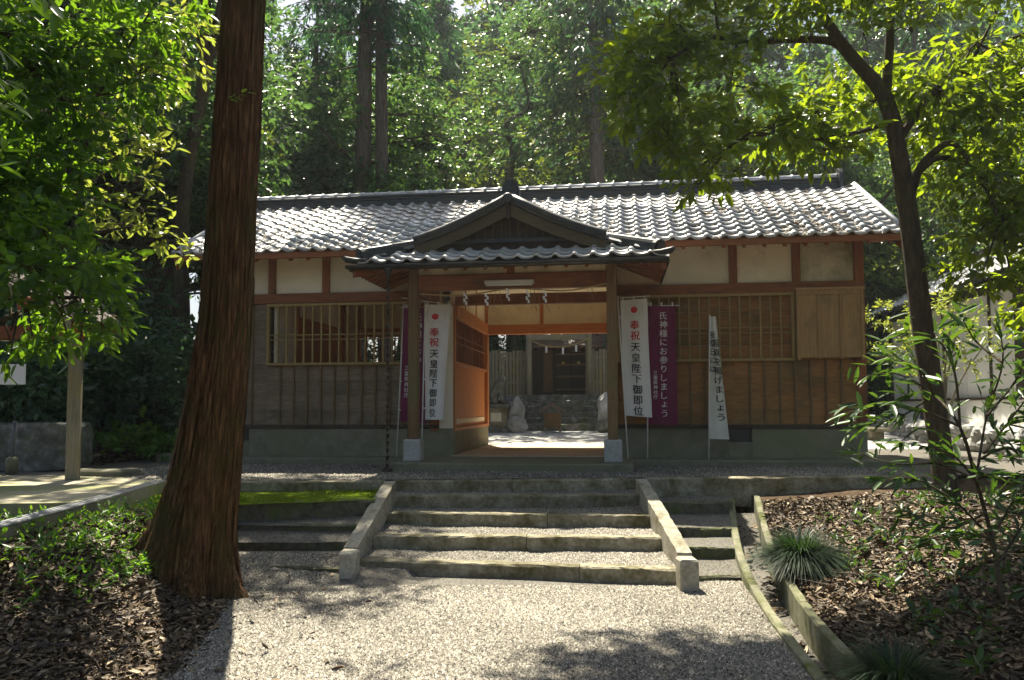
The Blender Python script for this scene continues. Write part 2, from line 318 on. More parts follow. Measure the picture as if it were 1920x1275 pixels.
def tube(pts, radii, n=6, cap=True):
    pts = np.array(pts, float); m = len(pts)
    radii = np.full(m, radii, float) if np.isscalar(radii) else np.array(radii, float)
    V = []; F = []
    ang = np.arange(n)*2*math.pi/n
    tg = np.gradient(pts, axis=0) if m > 2 else np.array([pts[1]-pts[0]]*2)
    _, a, b = frame_axes(tg[0])
    for i in range(m):
        t = tg[i]/(np.linalg.norm(tg[i])+1e-12)
        a = a - t*(a @ t); a /= np.linalg.norm(a)+1e-12; b = np.cross(t, a)
        for g in ang: V.append(pts[i] + radii[i]*(math.cos(g)*a + math.sin(g)*b))
    for i in range(m-1):
        for k in range(n):
            k2 = (k+1) % n; F.append((i*n+k, i*n+k2, (i+1)*n+k2, (i+1)*n+k))
    if cap:
        F.append(tuple(range(n))[::-1]); F.append(tuple((m-1)*n+k for k in range(n)))
    return np.array(V), F
def prism(poly, axis, lo, hi):
    """polygon in the two other axes, extruded along axis from lo to hi"""
    o = [k for k in range(3) if k != axis]; V = []
    for e in (lo, hi):
        for p in poly:
            v = [0, 0, 0]; v[axis] = e; v[o[0]] = p[0]; v[o[1]] = p[1]; V.append(v)
    n = len(poly); F = [tuple(range(n))[::-1], tuple(range(n, 2*n))] + [(i, (i+1) % n, n+(i+1) % n, n+i) for i in range(n)]
    return V, F
def bez(pts, n=24):
    """smooth curve through points"""
    P = np.array(pts, float); m = len(P); out = []
    for i in range(m-1):
        p0 = P[max(i-1, 0)]; p1 = P[i]; p2 = P[i+1]; p3 = P[min(i+2, m-1)]
        k = max(2, n//(m-1))
        for t in np.linspace(0, 1, k, endpoint=(i == m-2)):
            out.append(0.5*((2*p1) + (-p0+p2)*t + (2*p0-5*p1+4*p2-p3)*t*t + (-p0+3*p1-3*p2+p3)*t**3))
    return np.array(out)
def wob(x, y, s=1.0, seed=0):
    r = np.random.default_rng(seed); z = 0
    for k in range(6):
        a = r.uniform(0, 6.28); f = s*(1.0+0.9*k); z = z + np.sin((x*math.cos(a)+y*math.sin(a))*f + r.uniform(0, 6.28))/(1+k)
    return z/2.4
def rough_bar(p0, p1, w, h, nseg=14, amp=0.006, seed=0, ch=0.014, back=None):
    """stone bar; p0-p1 is its top front edge, w deep (away from the viewer side), h tall"""
    r = np.random.default_rng(seed); p0 = np.array(p0, float); p1 = np.array(p1, float)
    t = p1-p0; L = np.linalg.norm(t); t = t/L
    b = np.cross([0, 0, 1.0], t); b /= np.linalg.norm(b)
    if back is not None and b @ np.array(back) < 0: b = -b
    n = np.cross(t, b); n = n if n[2] > 0 else -n
    sec = [(0, -h+ch), (0, -ch), (ch, 0), (w*0.5, 0.002), (w-ch, 0), (w, -ch), (w, -h+ch), (w-ch, -h), (ch, -h)]
    V = []; F = []; m = len(sec); q = np.linspace(0, 1, nseg+1)
    ph = r.uniform(0, 6.28, (m, 3)); fr = r.uniform(4, 9, (m, 3))
    for i, s in enumerate(q):
        for k, (d, z) in enumerate(sec):
            j = amp*(np.sin(fr[k]*s*L*1.3+ph[k])*0.7 + r.normal(0, 0.45, 3))
            V.append(p0 + t*(s*L) + b*(d+j[0]) + n*(z+j[1]))
    for i in range(nseg):
        for k in range(m):
            k2 = (k+1) % m; F.append((i*m+k, (i+1)*m+k, (i+1)*m+k2, i*m+k2))
    F.append(tuple(range(m))); F.append(tuple(nseg*m+k for k in range(m))[::-1])
    V = np.array(V); c = V.mean(0)
    v = V[list(F[0])]; 
    f0 = F[0]; nn = np.cross(V[f0[1]]-V[f0[0]], V[f0[2]]-V[f0[0]])
    if nn @ t > 0: F = [f[::-1] for f in F]
    return V, F
def grid_sheet(name, Us, Ds, zf, mat, world_xy=False, **props):
    """sheet on a u/d (or x/y) grid; Ds may be a list, Us a list or one list per row"""
    rows = []
    for j, d in enumerate(Ds):
        us = Us[j] if hasattr(Us[0], '__len__') else Us
        for u in us:
            x, y = (u, d) if world_xy else plan(u, d)
            rows.append((x, y, zf(u, d)))
    n = len(Us[0]) if hasattr(Us[0], '__len__') else len(Us)
    F = [(j*n+i, j*n+i+1, (j+1)*n+i+1, (j+1)*n+i) for j in range(len(Ds)-1) for i in range(n-1)]
    return add(name, rows, F, mat, None, True, **props)
def rock(r, c, size, seed, flat=0.0):
    """lumpy stone as one closed mesh"""
    g = np.random.default_rng(seed); nl, nr = 10, 14; V = []; F = []
    dirs = g.normal(size=(9, 3)); dirs /= np.linalg.norm(dirs, axis=1)[:, None]; off = g.uniform(0.62, 0.95, 9)
    for i in range(nl+1):
        th = math.pi*i/nl
        for k in range(nr):
            ph = 2*math.pi*k/nr; d = np.array([math.sin(th)*math.cos(ph), math.sin(th)*math.sin(ph), math.cos(th)])
            rr = 1.0
            for q, o in zip(dirs, off):
                dd = d @ q
                if dd > 0.05: rr = min(rr, o/dd)
            rr *= 1 + 0.05*g.normal()*(0 < i < nl)
            V.append(np.array(c) + d*rr*np.array(size))
    for i in range(nl):
        for k in range(nr): F.append((i*nr+k, (i+1)*nr+k, (i+1)*nr+(k+1) % nr, i*nr+(k+1) % nr))
    return np.array(V), F

# ------------------------------------------------------------------ terrain
KP = (onZ(330, 905, 0), onZ(1700, 893, 0)); KS = (KP[1][1]-KP[0][1])/(KP[1][0]-KP[0][0]); KY0 = KP[0][1]-KS*KP[0][0]
def sst(t): t = np.clip(t, 0, 1); return t*t*(3-2*t)
DRL = np.array([(2.0, 1.50, -.72), (3.6, 1.70, -.71), (4.69, 1.86, -.70), (6.4, 2.08, -.69), (7.95, 2.32, -.55), (9.45, 2.66, -.20)])   # d, u, z
DRR = np.array([(2.0, 1.72, -.66), (3.6, 1.90, -.65), (4.79, 2.05, -.64), (6.1, 2.22, -.62), (7.8, 2.52, -.47), (9.45, 2.90, -.17)])
def drl(d): return np.interp(d, DRL[:, 0], DRL[:, 1])
def drr(d): return np.interp(d, DRR[:, 0], DRR[:, 1])
def drz(d): return np.interp(d, DRR[:, 0], DRR[:, 2])
def forecourt_z(u, d): return -.75 + np.interp(d, [7.3, 8.3], [0, .16])*(np.asarray(u) < -1.0) + 0.010*wob(u, d, 2.0, 3)
def G(u, d):
    u = np.asarray(u, float); d = np.asarray(d, float)
    x, y = plan(u, d)
    z = np.full(np.broadcast(u, d).shape, -.80)
    uL = np.interp(d, [4.0, 6.0, 7.0], [-1.85, -2.2, -2.5])
    bank = -.77 + .63*sst((uL-u)/np.interp(d, [5, 7.5], [2.3, 1.1])) + .035*wob(u*1.0, d, 1.6, 1)*sst((uL-u)/0.8)
    z = np.where((u < uL+.2), bank, z)
    z = np.where((d > 7.0) & (u > -1.75) & (u < 1.9), -1.05, z)
    z = np.where((d > 7.8) & (u > -3.05) & (u <= -1.75), np.interp(d, [7.8, 8.05, 8.3, 8.75, 9.5], [-.80, -.72, -.56, -.42, -.28]), z)
    z = np.where((d > 7.2) & (u >= 1.9) & (u < 2.6), np.interp(d, [7.2, 8.0, 8.6, 9.6], [-.85, -.78, -.62, -.4]), z)
    uR = drr(d); wt = drz(d)
    br = wt-.05 + (-.09-wt)*sst((u-uR)/1.9) + .05*wob(u, d, 1.8, 2)*sst((u-uR)/0.8)
    z = np.where(u > uR, br, z)
    z = np.where((u > drl(d)-.04) & (u <= uR+.075), -1.1, z)
    z = np.where((u < -3.85) & (d > 7.0) & (d < 11), -.14, z)
    back = -.05 + 0*u
    hill = .38*np.maximum(0, -6.4-u)*sst((d-11.5)/2.5)
    hill = np.minimum(hill, 3.0)
    plat = 1.15*sst((y-9.6)/0.9)*(x < 4.6)
    far = 0*y
    rr = .3*np.maximum(0, x-14)*0.5
    back = back + np.maximum(hill, plat) + far + np.minimum(rr, 3)
    back = back + .06*wob(u*.6, d*.6, 1.2, 5)*(np.maximum(hill, plat) > .15)
    z = np.where(y > KY0+KS*x+.13, back, z)
    return z
us = np.concatenate([np.linspace(-70, -12, 20), np.linspace(-11.5, -5.2, 32), np.linspace(-5.1, 6.4, 150), np.linspace(6.6, 14, 26), np.linspace(15, 70, 20)])
ds = np.concatenate([np.linspace(-30, 1.5, 12), np.linspace(1.7, 10.5, 120), np.linspace(10.7, 26, 60), np.linspace(27, 110, 30)])
UU, DD = np.meshgrid(us, ds); ZZ = G(UU, DD); XX, YY = plan(UU, DD)
n_ = len(us)
idx = np.arange(len(ds)*n_).reshape(len(ds), n_)
q_ = np.stack([idx[:-1, :-1], idx[:-1, 1:], idx[1:, 1:], idx[1:, :-1]], -1).reshape(-1, 4)
me = np_mesh('ground', np.stack([XX, YY, ZZ], -1).reshape(-1, 3), q_.ravel(), np.full(len(q_), 4), smooth=True)
link('ground', me, 'soil', kind='structure', label='leaf-strewn brown soil of the banks and forest floor')

# forecourt gravel, between the litter bank and the drain
dd_ = np.linspace(1.2, 8.25, 70)
rows_u = [np.linspace(np.interp(d, [1.2, 5, 7, 7.4, 8.25], [-1.9, -2.15, -2.55, -3.4, -4.0]), min(drl(d)-.05, 3), 46) for d in dd_]
grid_sheet('forecourt_gravel', rows_u, dd_, lambda u, d: float(forecourt_z(u, d)) + .012, 'gravel', kind='structure', label='pale crushed gravel of the forecourt below the steps')
# terrace gravel around the gatehouse
KA, KB = np.array(onZ(330, 905, 0)), np.array(onZ(1700, 893, 0))
def kerb_y(x): return KA[1] + (KB[1]-KA[1])*(x-KA[0])/(KB[0]-KA[0])
xs_ = np.linspace(-8.5, 9.0, 60)
V = []; F = []
for j in range(30):
    t = j/29
    for x in xs_:
        y = (kerb_y(x)+.14)*(1-t) + 4.2*t
        V.append((x, y, .004*wob(x, y, 3, 9)))
F = [(j*60+i, j*60+i+1, (j+1)*60+i+1, (j+1)*60+i) for j in range(29) for i in range(59)]
add('terrace_gravel', V, F, 'gravel', None, True, kind='structure', label='grey gravel of the terrace along the gatehouse')
xs_ = np.linspace(-7.5, 13.0, 50); ys_ = np.linspace(4.21, 10.6, 24)
V = [(x, y, .25*(y-4.2)/5.2 + .008*wob(x, y, 2, 12)) for y in ys_ for x in xs_]
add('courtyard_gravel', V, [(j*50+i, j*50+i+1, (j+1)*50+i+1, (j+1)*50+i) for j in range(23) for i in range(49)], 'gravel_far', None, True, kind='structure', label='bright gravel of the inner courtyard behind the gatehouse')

# ------------------------------------------------------------------ stone stairs
BACK = np.array([FX, FY, 0])
st = empty('stone_stairs', tuple(onZ(972, 1085, -.75)), label='five broad granite steps with sloping side stones leading up to the gatehouse', category='stairs')
STEPS = [((738, 902), (1198, 898)), ((727, 930), (1208, 928)), ((712, 961), (1226, 966)), ((700, 1004), (1248, 1008)), ((672, 1050), (1276, 1068))]
SP = []
for i, (a, b) in enumerate(STEPS):
    A, B = onZ(*a, -.15*i), onZ(*b, -.15*i); SP.append((A, B))
    cut = [0.48, 0.39, 0.62, 0.53, 0.70][i]
    M = A+(B-A)*cut; g = (B-A)/np.linalg.norm(B-A)*.003
    h = .20 if i < 4 else .22
    add('step_stone', *rough_bar(A, M-g, .17, h, 26, .0055, 40+i, back=BACK), 'granite', st)
    add('step_stone', *rough_bar(M+g, B, .17, h, 26, .0055, 60+i, back=BACK), 'granite', st)
for i in range(1, 5):      # gravel treads
    A, B = SP[i]; A0, B0 = SP[i-1]
    V = []; n, m = 40, 8
    for j in range(m):
        t = j/(m-1)
        for k in range(n):
            s = k/(n-1); p = (A+(B-A)*s)*(1-t) + (A0+(B0-A0)*s)*t + BACK*(.15*(1-t)+.03*t)
            z = -.15*i - .016 + .012*wob(p[0], p[1], 6, i) + .02*t + .045*t*t*max(0, abs(s-.5)-.28)*2
            V.append((p[0], p[1], z))
    add('step_gravel', V, [(j*n+k, j*n+k+1, (j+1)*n+k+1, (j+1)*n+k) for j in range(m-1) for k in range(n-1)], 'gravel', st, True)
def stringer(top, bot, w, seed):
    (tx, ty, tz), (bx, by, bz) = top, bot
    T = onZ(tx, ty, tz); B = onZ(bx, by, bz)
    d = B-T; side = np.cross(d, [0, 0, 1.0]); side /= np.linalg.norm(side)
    r = np.random.default_rng(seed); V = []; F = []; n = 24
    sec = [(-.5, -1.0), (-.5, -.08), (-.42, 0), (0, .01), (.42, 0), (.5, -.08), (.5, -1.0)]
    for i in range(n+1):
        s = i/n; p = T+d*s
        for a, b in sec:
            hgt = .26
            V.append(p + side*(a*w + r.normal(0, .003)) + np.array([0, 0, b*hgt*(1 if b < -.5 else .12) + r.normal(0, .003)]))
    m = len(sec)
    F = [(i*m+k, i*m+k+1, (i+1)*m+k+1, (i+1)*m+k) for i in range(n) for k in range(m-1)] + [tuple(range(m))[::-1], tuple(n*m+k for k in range(m))]
    return V, F
add('side_stone', *stringer((731, 902, .02), (657, 1026, -.47), .14, 1), 'granite_rail', st)
add('side_stone', *stringer((1203, 898, .02), (1284, 1036, -.47), .14, 2), 'granite_rail', st)
for (px, py), sd in (((654, 1050), 3), ((1289, 1064), 4)):
    p = onZ(px, py-16, -.47)
    r = np.random.default_rng(sd); V, F = cbox((-.084, -.09, -.82), (.084, .12, -.465), .014)
    V = V + r.normal(0, .003, V.shape)
    V = np.stack([p[0] + V[:, 0]*FY + V[:, 1]*FX, p[1] - V[:, 0]*FX + V[:, 1]*FY, V[:, 2]], 1)
    add('end_stone', V, F, 'granite_rail', st)

# kerbs and edging stones
def bar_thing(name, a, b, z, w, h, mat, seed, label, cat, group=None, nseg=30, amp=.006):
    A = onZ(*a, z); B = onZ(*b, z)
    p = dict(label=label, category=cat)
    if group: p['group'] = group
    return add(name, *rough_bar(A, B, w, h, nseg, amp, seed, back=BACK), mat, None, **p)
bar_thing('terrace_kerb', (205, 906), (722, 902), .004, .16, .26, 'granite', 5, 'mossy stone kerb along the terrace above the bright green moss', 'kerb', 'kerbs')
bar_thing('terrace_kerb', (1214, 897), (1765, 892), .01, .16, .36, 'granite', 6, 'tall sunlit stone kerb along the terrace beside the drain', 'kerb', 'kerbs')
bar_thing('edging_stone', (215, 946), (703, 938), -.135, .12, .22, 'dark_kerb', 7, 'dark edging stone in front of the moss bed', 'edging', 'edging stones')
bar_thing('edging_stone', (236, 982), (678, 985), -.355, .10, .2, 'dark_kerb', 8, 'thin mossy edging stone, the next one below the moss bed', 'edging', 'edging stones')
bar_thing('edging_stone', (420, 1014), (655, 1016), -.495, .10, .2, 'dark_kerb', 9, 'dark edging stone between the cedar trunk and the stairs', 'edging', 'edging stones')
bar_thing('edging_stone', (505, 1061), (637, 1066), -.645, .07, .2, 'dark_kerb', 10, 'low moss-grown edging stone sunk in gravel beside the end block', 'edging', 'edging stones', 16)
bar_thing('edging_stone', (1228, 942), (1374, 941), -.2, .08, .25, 'dark_kerb', 11, 'thin edging stone under the tall sunlit kerb', 'edging', 'edging stones', 16)
bar_thing('edging_stone', (1262, 990), (1372, 990), -.415, .10, .2, 'dark_kerb', 12, 'upper dark edging stone between the side stone and the drain', 'edging', 'edging stones', 16)
bar_thing('edging_stone', (1284, 1027), (1376, 1027), -.535, .10, .2, 'dark_kerb', 13, 'middle dark edging stone between the side stone and the drain', 'edging', 'edging stones', 16)
bar_thing('edging_stone', (1306, 1081), (1390, 1079), -.695, .09, .2, 'dark_kerb', 14, 'lowest edging stone between the end block and the drain', 'edging', 'edging stones', 16)
def bed(name, pts, z, mat, zslope=0, **props):
    """bed between a front and a back pixel edge: pts = (fl, fr, br, bl) pixels on the ground levels z (front) and z+zslope (back)"""
    fl, fr = onZ(*pts[0], z), onZ(*pts[1], z); br, bl = onZ(*pts[2], z+zslope), onZ(*pts[3], z+zslope)
    n, m = 44, 10; V = []
    for j in range(m):
        t = j/(m-1)
        for k in range(n):
            s = k/(n-1); p = (fl+(fr-fl)*s)*(1-t) + (bl+(br-bl)*s)*t
            V.append((p[0], p[1], p[2]-.012+.010*wob(p[0], p[1], 7, int(abs(z)*100))))
    add(name, V, [(j*n+k, j*n+k+1, (j+1)*n+k+1, (j+1)*n+k) for j in range(m-1) for k in range(n-1)], mat, None, True, kind='structure', **props)
bed('moss_bed', ((205, 950), (703, 936), (724, 915), (270, 917)), -.125, 'moss', .03, label='bright green moss bed below the terrace kerb')
bed('gravel_bed', ((215, 983), (682, 984), (706, 960), (215, 960)), -.35, 'gravel', .07, label='strip of gravel below the moss bed')
bed('gravel_bed', ((225, 1014), (660, 1015), (682, 992), (225, 990)), -.49, 'gravel', .09, label='strip of gravel behind the cedar')
bed('gravel_bed', ((1262, 989), (1380, 989), (1374, 928), (1220, 928)), -.41, 'gravel', .21, label='shaded strip of gravel beside the top of the drain')
bed('gravel_bed', ((1284, 1026), (1384, 1026), (1382, 1000), (1266, 1000)), -.53, 'gravel', .04, label='short strip of gravel beside the drain')
bed('gravel_bed', ((1306, 1079), (1400, 1079), (1388, 1040), (1288, 1040)), -.69, 'gravel', .07, label='lowest strip of gravel beside the drain')

# curved concrete drain
dr = empty('drain_channel', (*plan(2.1, 6.0), -.9), label='curved mossy concrete drain channel running down beside the steps', category='drain')
def wall_strip(line, w, h, seed, outward):
    P = bez([(u, d, z) for d, u, z in line], 60); r = np.random.default_rng(seed); V = []; F = []
    for i, (u, d, z) in enumerate(P):
        t = P[min(i+1, len(P)-1)]-P[max(i-1, 0)]; nn = np.array([t[1], -t[0]])/math.hypot(t[0], t[1])*outward
        for o, q in ((0, -h), (0, -.012), (.012, 0), (w-.012, 0), (w, -.012), (w, -h)):
            x, y = plan(u+nn[0]*o, d+nn[1]*o); V.append((x, y, z+q+r.normal(0, .004)))
    n = len(P)
    F = [(i*6+k, i*6+k+1, (i+1)*6+k+1, (i+1)*6+k) if outward > 0 else (i*6+k, (i+1)*6+k, (i+1)*6+k+1, i*6+k+1) for i in range(n-1) for k in range(5)]
    F += [tuple(range(6)), tuple((n-1)*6+k for k in range(6))]
    return V, F
add('side_wall', *wall_strip(DRL, .075, .45, 1, -1), 'concrete_drain', dr)
add('side_wall', *wall_strip(DRR, .07, .5, 2, 1), 'concrete_drain', dr)
PL = bez([(u, d, z) for d, u, z in DRL], 40); PR = bez([(u, d, z) for d, u, z in DRR], 40)
V = []; n = min(len(PL), len(PR))
for i in range(n):
    for k in range(5):
        s = k/4; u = PL[i, 0]*(1-s)+PR[i, 0]*s; d = PL[i, 1]*(1-s)+PR[i, 1]*s
        V.append((*plan(u, d), min(PL[i, 2], PR[i, 2])-.17+.01*wob(u, d, 6, 4)))
add('channel_floor', V, [(i*5+k, i*5+k+1, (i+1)*5+k+1, (i+1)*5+k) for i in range(n-1) for k in range(4)], 'gravel', dr, True)

# ------------------------------------------------------------------ gatehouse
gh = empty('gatehouse', (0, 1.7, 0), label='long low wooden shrine gatehouse with grey tiled roof and a gabled porch', category='gatehouse')
def gb(name, a, b, mat, ch=0.006): return boxo(name, a, b, mat, gh, ch)
gb('foundation_slab', (-5.85, -.74, -.06), (5.85, 4.1, .085), 'concrete', .012)
gb('porch_slab', (-1.72, -1.92, -.06), (1.76, -.3, .103), 'concrete', .014)
gb('passage_floor', (-1.17, -.31, 0), (1.435, 4.08, .1075), 'floor_concrete', .004)
for s in (-1, 1):
    va, vb = (-5.02, -4.78) if s < 0 else (3.30, 3.66)
    lo, hi = (-5.41, -1.165) if s < 0 else (1.435, 5.41)
    gb('foundation_wall', (lo, -.06, .08), (va, .09, .55), 'concrete'); gb('foundation_wall', (vb, -.06, .08), (hi, .09, .55), 'concrete')
    gb('foundation_wall', (va, -.06, .08), (vb, .09, .335), 'concrete')
    gb('vent', (va, .07, .335), (vb, .10, .55), 'hull_black', .002)
    gb('foundation_wall', (s*1.42 if s < 0 else 1.69, .09, .08), (s*1.165 if s < 0 else 1.435, 3.36, .50), 'concrete')
    gb('foundation_wall', (lo, 3.36, .08), (hi, 3.5, .55), 'concrete'); gb('foundation_wall', (s*5.41, .09, .08), (s*5.28, 3.36, .55), 'concrete')
    gb('sill_beam', (s*5.41, -.085, .55), (s*1.43, .05, .612), 'dark_wood')
    gb('corner_post', (s*5.42, -.075, .612), (s*5.28, .07, 3.52), 'timber_z')
    gb('corner_post', (s*5.41, 3.36, .55), (s*5.28, 3.5, 3.52), 'timber_z')
    for x in (4.40, 3.42): gb('wall_post', (s*x-.062, -.07, 2.88), (s*x+.062, .06, 3.52), 'timber_z')
    gb('wall_post', (s*1.50-.065, -.072, .5), (s*1.50+.065, .058, 3.52), 'timber_z')
    gb('lintel_beam', (s*5.28, -.095, 2.71), (s*1.55, .05, 2.878), 'timber_x')
    for a, b, m in ((1.55, 3.358, 'plaster'), (3.482, 4.338, 'plaster'), (4.462, 5.28, 'plaster_stained' if s > 0 else 'plaster')):
        gb('plaster_panel', (s*a, -.012, 2.87), (s*b, .03, 3.51), m, .003)
    gb('end_wall', (s*5.40, .09, .55), (s*5.33, 3.36, 3.52), 'board_brown')
    V, F = prism([(-.1, 3.52), (3.5, 3.52), (1.7, 4.6)], 0, s*5.40, s*5.34); add('gable_wall', V, F, 'plaster', gh)
# siding: lapped boards held by upright battens
def siding(x0, x1, z0, z1, mat, hb=.255, first=.0, batt=.235, bmat='weathered_z'):
    n = max(1, round((z1-z0)/hb)); h = (z1-z0)/n
    for k in range(n):
        a = z0+k*h; V, F = prism([(-.034, a-.004), (-.016, a+h+.008), (.004, a+h+.008), (.004, a-.004)], 0, x0, x1)
        add('siding_board', V, F, mat, gh)
    m = max(1, round((x1-x0)/batt))
    for k in range(1, m):
        x = x0+(x1-x0)*k/m; gb('batten', (x-.016, -.062, z0), (x+.016, -.033, z1), bmat, .004)
siding(-5.28, -4.47, .612, 2.71, 'board_grey', bmat='weathered_z'); siding(-4.47, -1.56, .612, 1.63, 'board_grey', bmat='weathered_z')
siding(1.56, 3.42, .612, 1.62, 'board_brown'); siding(3.42, 5.28, .612, 1.62, 'board_brown')
def lattice(x0, x1, z0, z1, y, step=.158, rails=(2.16, 2.075), name='lattice_bar'):
    gb('lattice_frame', (x0-.05, y-.05, z0-.045), (x1+.05, y+.05, z0), 'lattice_wood'); gb('lattice_frame', (x0-.05, y-.05, z1), (x1+.05, y+.05, z1+.045), 'lattice_wood')
    gb('lattice_frame', (x0-.05, y-.045, z0), (x0, y+.04, z1), 'lattice_wood'); gb('lattice_frame', (x1, y-.045, z0), (x1+.05, y+.04, z1), 'lattice_wood')
    n = round((x1-x0)/step)
    for k in range(1, n):
        x = x0+(x1-x0)*k/n+random.uniform(-.003, .003); gb(name, (x-.014, y-.034, z0), (x+.014, y-.004, z1), 'lattice_wood', .004)
    for z in rails: gb('lattice_rail', (x0, y-.002, z-.011), (x1, y+.018, z+.011), 'lattice_wood', .003)
lattice(-4.42, -1.60, 1.675, 2.655, -.055)
lattice(1.60, 4.30, 1.665, 2.665, -.055)
for k in range(4): gb('inner_board', (1.56, .0, 1.62+k*.2725), (4.4, .02, 1.62+(k+1)*.2725-.004), 'board_brown')
gb('inner_board', (4.4, .0, 1.62), (5.28, .02, 2.71), 'board_brown')
# storm shutter box
gb('shutter_board', (4.40, -.17, 1.66), (4.70, -.15, 2.72), 'shutter_wood'); gb('shutter_board', (4.704, -.17, 1.66), (5.03, -.15, 2.72), 'shutter_wood'); gb('shutter_board', (5.034, -.17, 1.66), (5.33, -.15, 2.72), 'shutter_wood')
for a, b in ((4.36, 4.41), (5.32, 5.37)): gb('shutter_frame', (a, -.19, 1.62), (b, -.04, 2.72), 'shutter_wood')
gb('shutter_frame', (4.345, -.205, 2.72), (5.39, -.03, 2.765), 'shutter_wood'); gb('shutter_frame', (4.41, -.185, 2.65), (5.32, -.172, 2.72), 'shutter_wood')
for x in (4.69, 5.03): gb('shutter_batten', (x-.022, -.187, 1.64), (x+.022, -.171, 2.65), 'shutter_wood', .004)
# passage
for s in (-1, 1):
    k0 = 0 if s < 0 else .27
    if s < 0: gb('wing_wall', (s*(1.42+k0), -.03, .50), (s*(1.18+k0), .06, 2.62), 'plaster', .004)
    gb('wing_trim', (s*(1.18+k0), -.04, .50), (s*(1.15+k0), .07, 2.62), 'timber_bright_z', .004)
    gb('passage_sill', (s*(1.28+k0), .06, .50), (s*(1.15+k0), 3.3, .565), 'timber_bright_y')
    gb('passage_panel', (s*(1.23+k0), .12, .565), (s*(1.205+k0), 3.28, 1.63), 'timber_bright_z')
    gb('kick_rail', (s*(1.204+k0), .3, .62), (s*(1.185+k0), 3.1, .70), 'plaster', .003)
    gb('passage_rail', (s*(1.27+k0), .06, 1.63), (s*(1.16+k0), 3.28, 1.69), 'timber_bright_y')
    n = 20
    for k in range(1, n):
        y = .1+3.18*k/n; gb('passage_bar', (s*(1.23+k0), y-.013, 1.69), (s*(1.20+k0), y+.013, 2.43), 'timber_z', .003)
    for z in (2.02, 2.14): gb('passage_crossbar', (s*(1.199+k0), .1, z-.011), (s*(1.185+k0), 3.28, z+.011), 'timber_y', .003)
    gb('passage_beam', (s*(1.30+k0), .06, 2.43), (s*(1.13+k0), 3.29, 2.65), 'timber_bright_y')
    gb('back_post', (s*(1.30+k0), 3.29, .50), (s*(1.14+k0), 3.44, 3.2), 'timber_bright_z')
    for y0, y1 in ((.06, 1.1), (1.17, 2.2), (2.27, 3.29)): gb('passage_plaster', (s*(1.26+k0), y0, 2.65), (s*(1.20+k0), y1, 3.22), 'plaster', .003)
    for y in (1.135, 2.235): gb('short_post', (s*(1.275+k0), y-.034, 2.65), (s*(1.185+k0), y+.034, 3.22), 'timber_bright_z')
gb('front_lintel', (-1.15, -.04, 2.62), (1.41, .08, 2.80), 'timber_x')
gb('back_beam', (-1.14, 3.30, 2.43), (1.41, 3.43, 2.63), 'timber_bright_x')
for a, b in ((-1.14, -.035), (.035, 1.41)): gb('passage_plaster', (a, 3.34, 2.63), (b, 3.39, 3.22), 'plaster', .003)
gb('short_post', (-.035, 3.31, 2.63), (.035, 3.42, 3.22), 'timber_bright_z')
for k in range(12): gb('ceiling_board', (-5.3, .1+k*.275, 3.22), (5.3, .1+(k+1)*.275-.004, 3.24), 'plaster', .003)
# left room seen through the open lattice
gb('room_floor', (-5.28, .09, .5), (-1.42, 3.36, .56), 'pale_wood')
gb('room_wall', (-4.40, .06, .56), (-4.33, 3.36, 3.22), 'plaster', .003)
gb('room_post', (-4.33, .75, .56), (-4.27, .88, 3.22), 'timber_bright_z'); gb('room_post', (-4.33, 3.1, .56), (-4.27, 3.3, 3.22), 'timber_bright_z')
gb('room_board', (-4.33, .88, .56), (-4.29, 3.1, 2.5), 'timber_bright_z')
gb('room_rail', (-4.33, .88, 2.5), (-4.265, 3.1, 2.58), 'timber_bright_y')
gb('back_wall', (-5.28, 3.37, .55), (-3.97, 3.43, 3.22), 'plaster', .003)
gb('back_wall', (-3.97, 3.37, 2.60), (-1.30, 3.43, 3.22), 'plaster', .003); gb('room_beam', (-3.97, 3.33, 2.42), (-1.30, 3.45, 2.60), 'timber_bright_x')
gb('room_post', (-4.0, 3.32, .55), (-3.93, 3.37, 3.22), 'timber_bright_z'); gb('room_post', (-2.66, 3.33, 2.60), (-2.58, 3.46, 3.22), 'timber_bright_z')
gb('back_wall', (-3.97, 3.37, .55), (-1.30, 3.43, 1.70), 'board_brown', .003)
for k in range(1, 17): gb('back_bar', (-3.97+k*.157-.013, 3.385, 1.70), (-3.97+k*.157+.013, 3.415, 2.42), 'timber_z', .003)
for z in (2.0, 2.1): gb('back_crossbar', (-3.96, 3.416, z-.01), (-1.31, 3.43, z+.01), 'timber_x', .003)
gb('back_wall', (1.57, 3.37, .55), (5.28, 3.43, 3.22), 'plaster', .003)
gb('room_wall', (1.71, .06, .56), (1.67, 3.36, 3.22), 'plaster', .003); gb('room_wall', (-1.44, .06, 2.65), (-1.40, 3.36, 3.22), 'plaster', .003)

# main roof
EAVE_Y, EAVE_Z, RID_Y, RID_Z, RX = -.75, 3.47, 1.7, 4.86, 5.80
SLP = math.atan2(RID_Z-EAVE_Z, RID_Y-EAVE_Y); SLEN = math.hypot(RID_Z-EAVE_Z, RID_Y-EAVE_Y)
gb('top_plate', (-5.75, -.08, 3.505), (5.75, .08, 3.62), 'timber_x')
deck = [(EAVE_Y+.01, EAVE_Z-.06), (RID_Y, RID_Z-.06), (2*RID_Y-EAVE_Y, EAVE_Z-.06), (2*RID_Y-EAVE_Y, EAVE_Z-.01), (RID_Y, RID_Z-.01), (EAVE_Y+.01, EAVE_Z-.01)]
roof = add('roof', *prism(deck, 0, -RX+.03, RX-.03), 'timber_y', gh)
gb('eave_board', (-RX, EAVE_Y-.005, EAVE_Z-.105), (RX, EAVE_Y+.02, EAVE_Z-.03), 'timber_x')
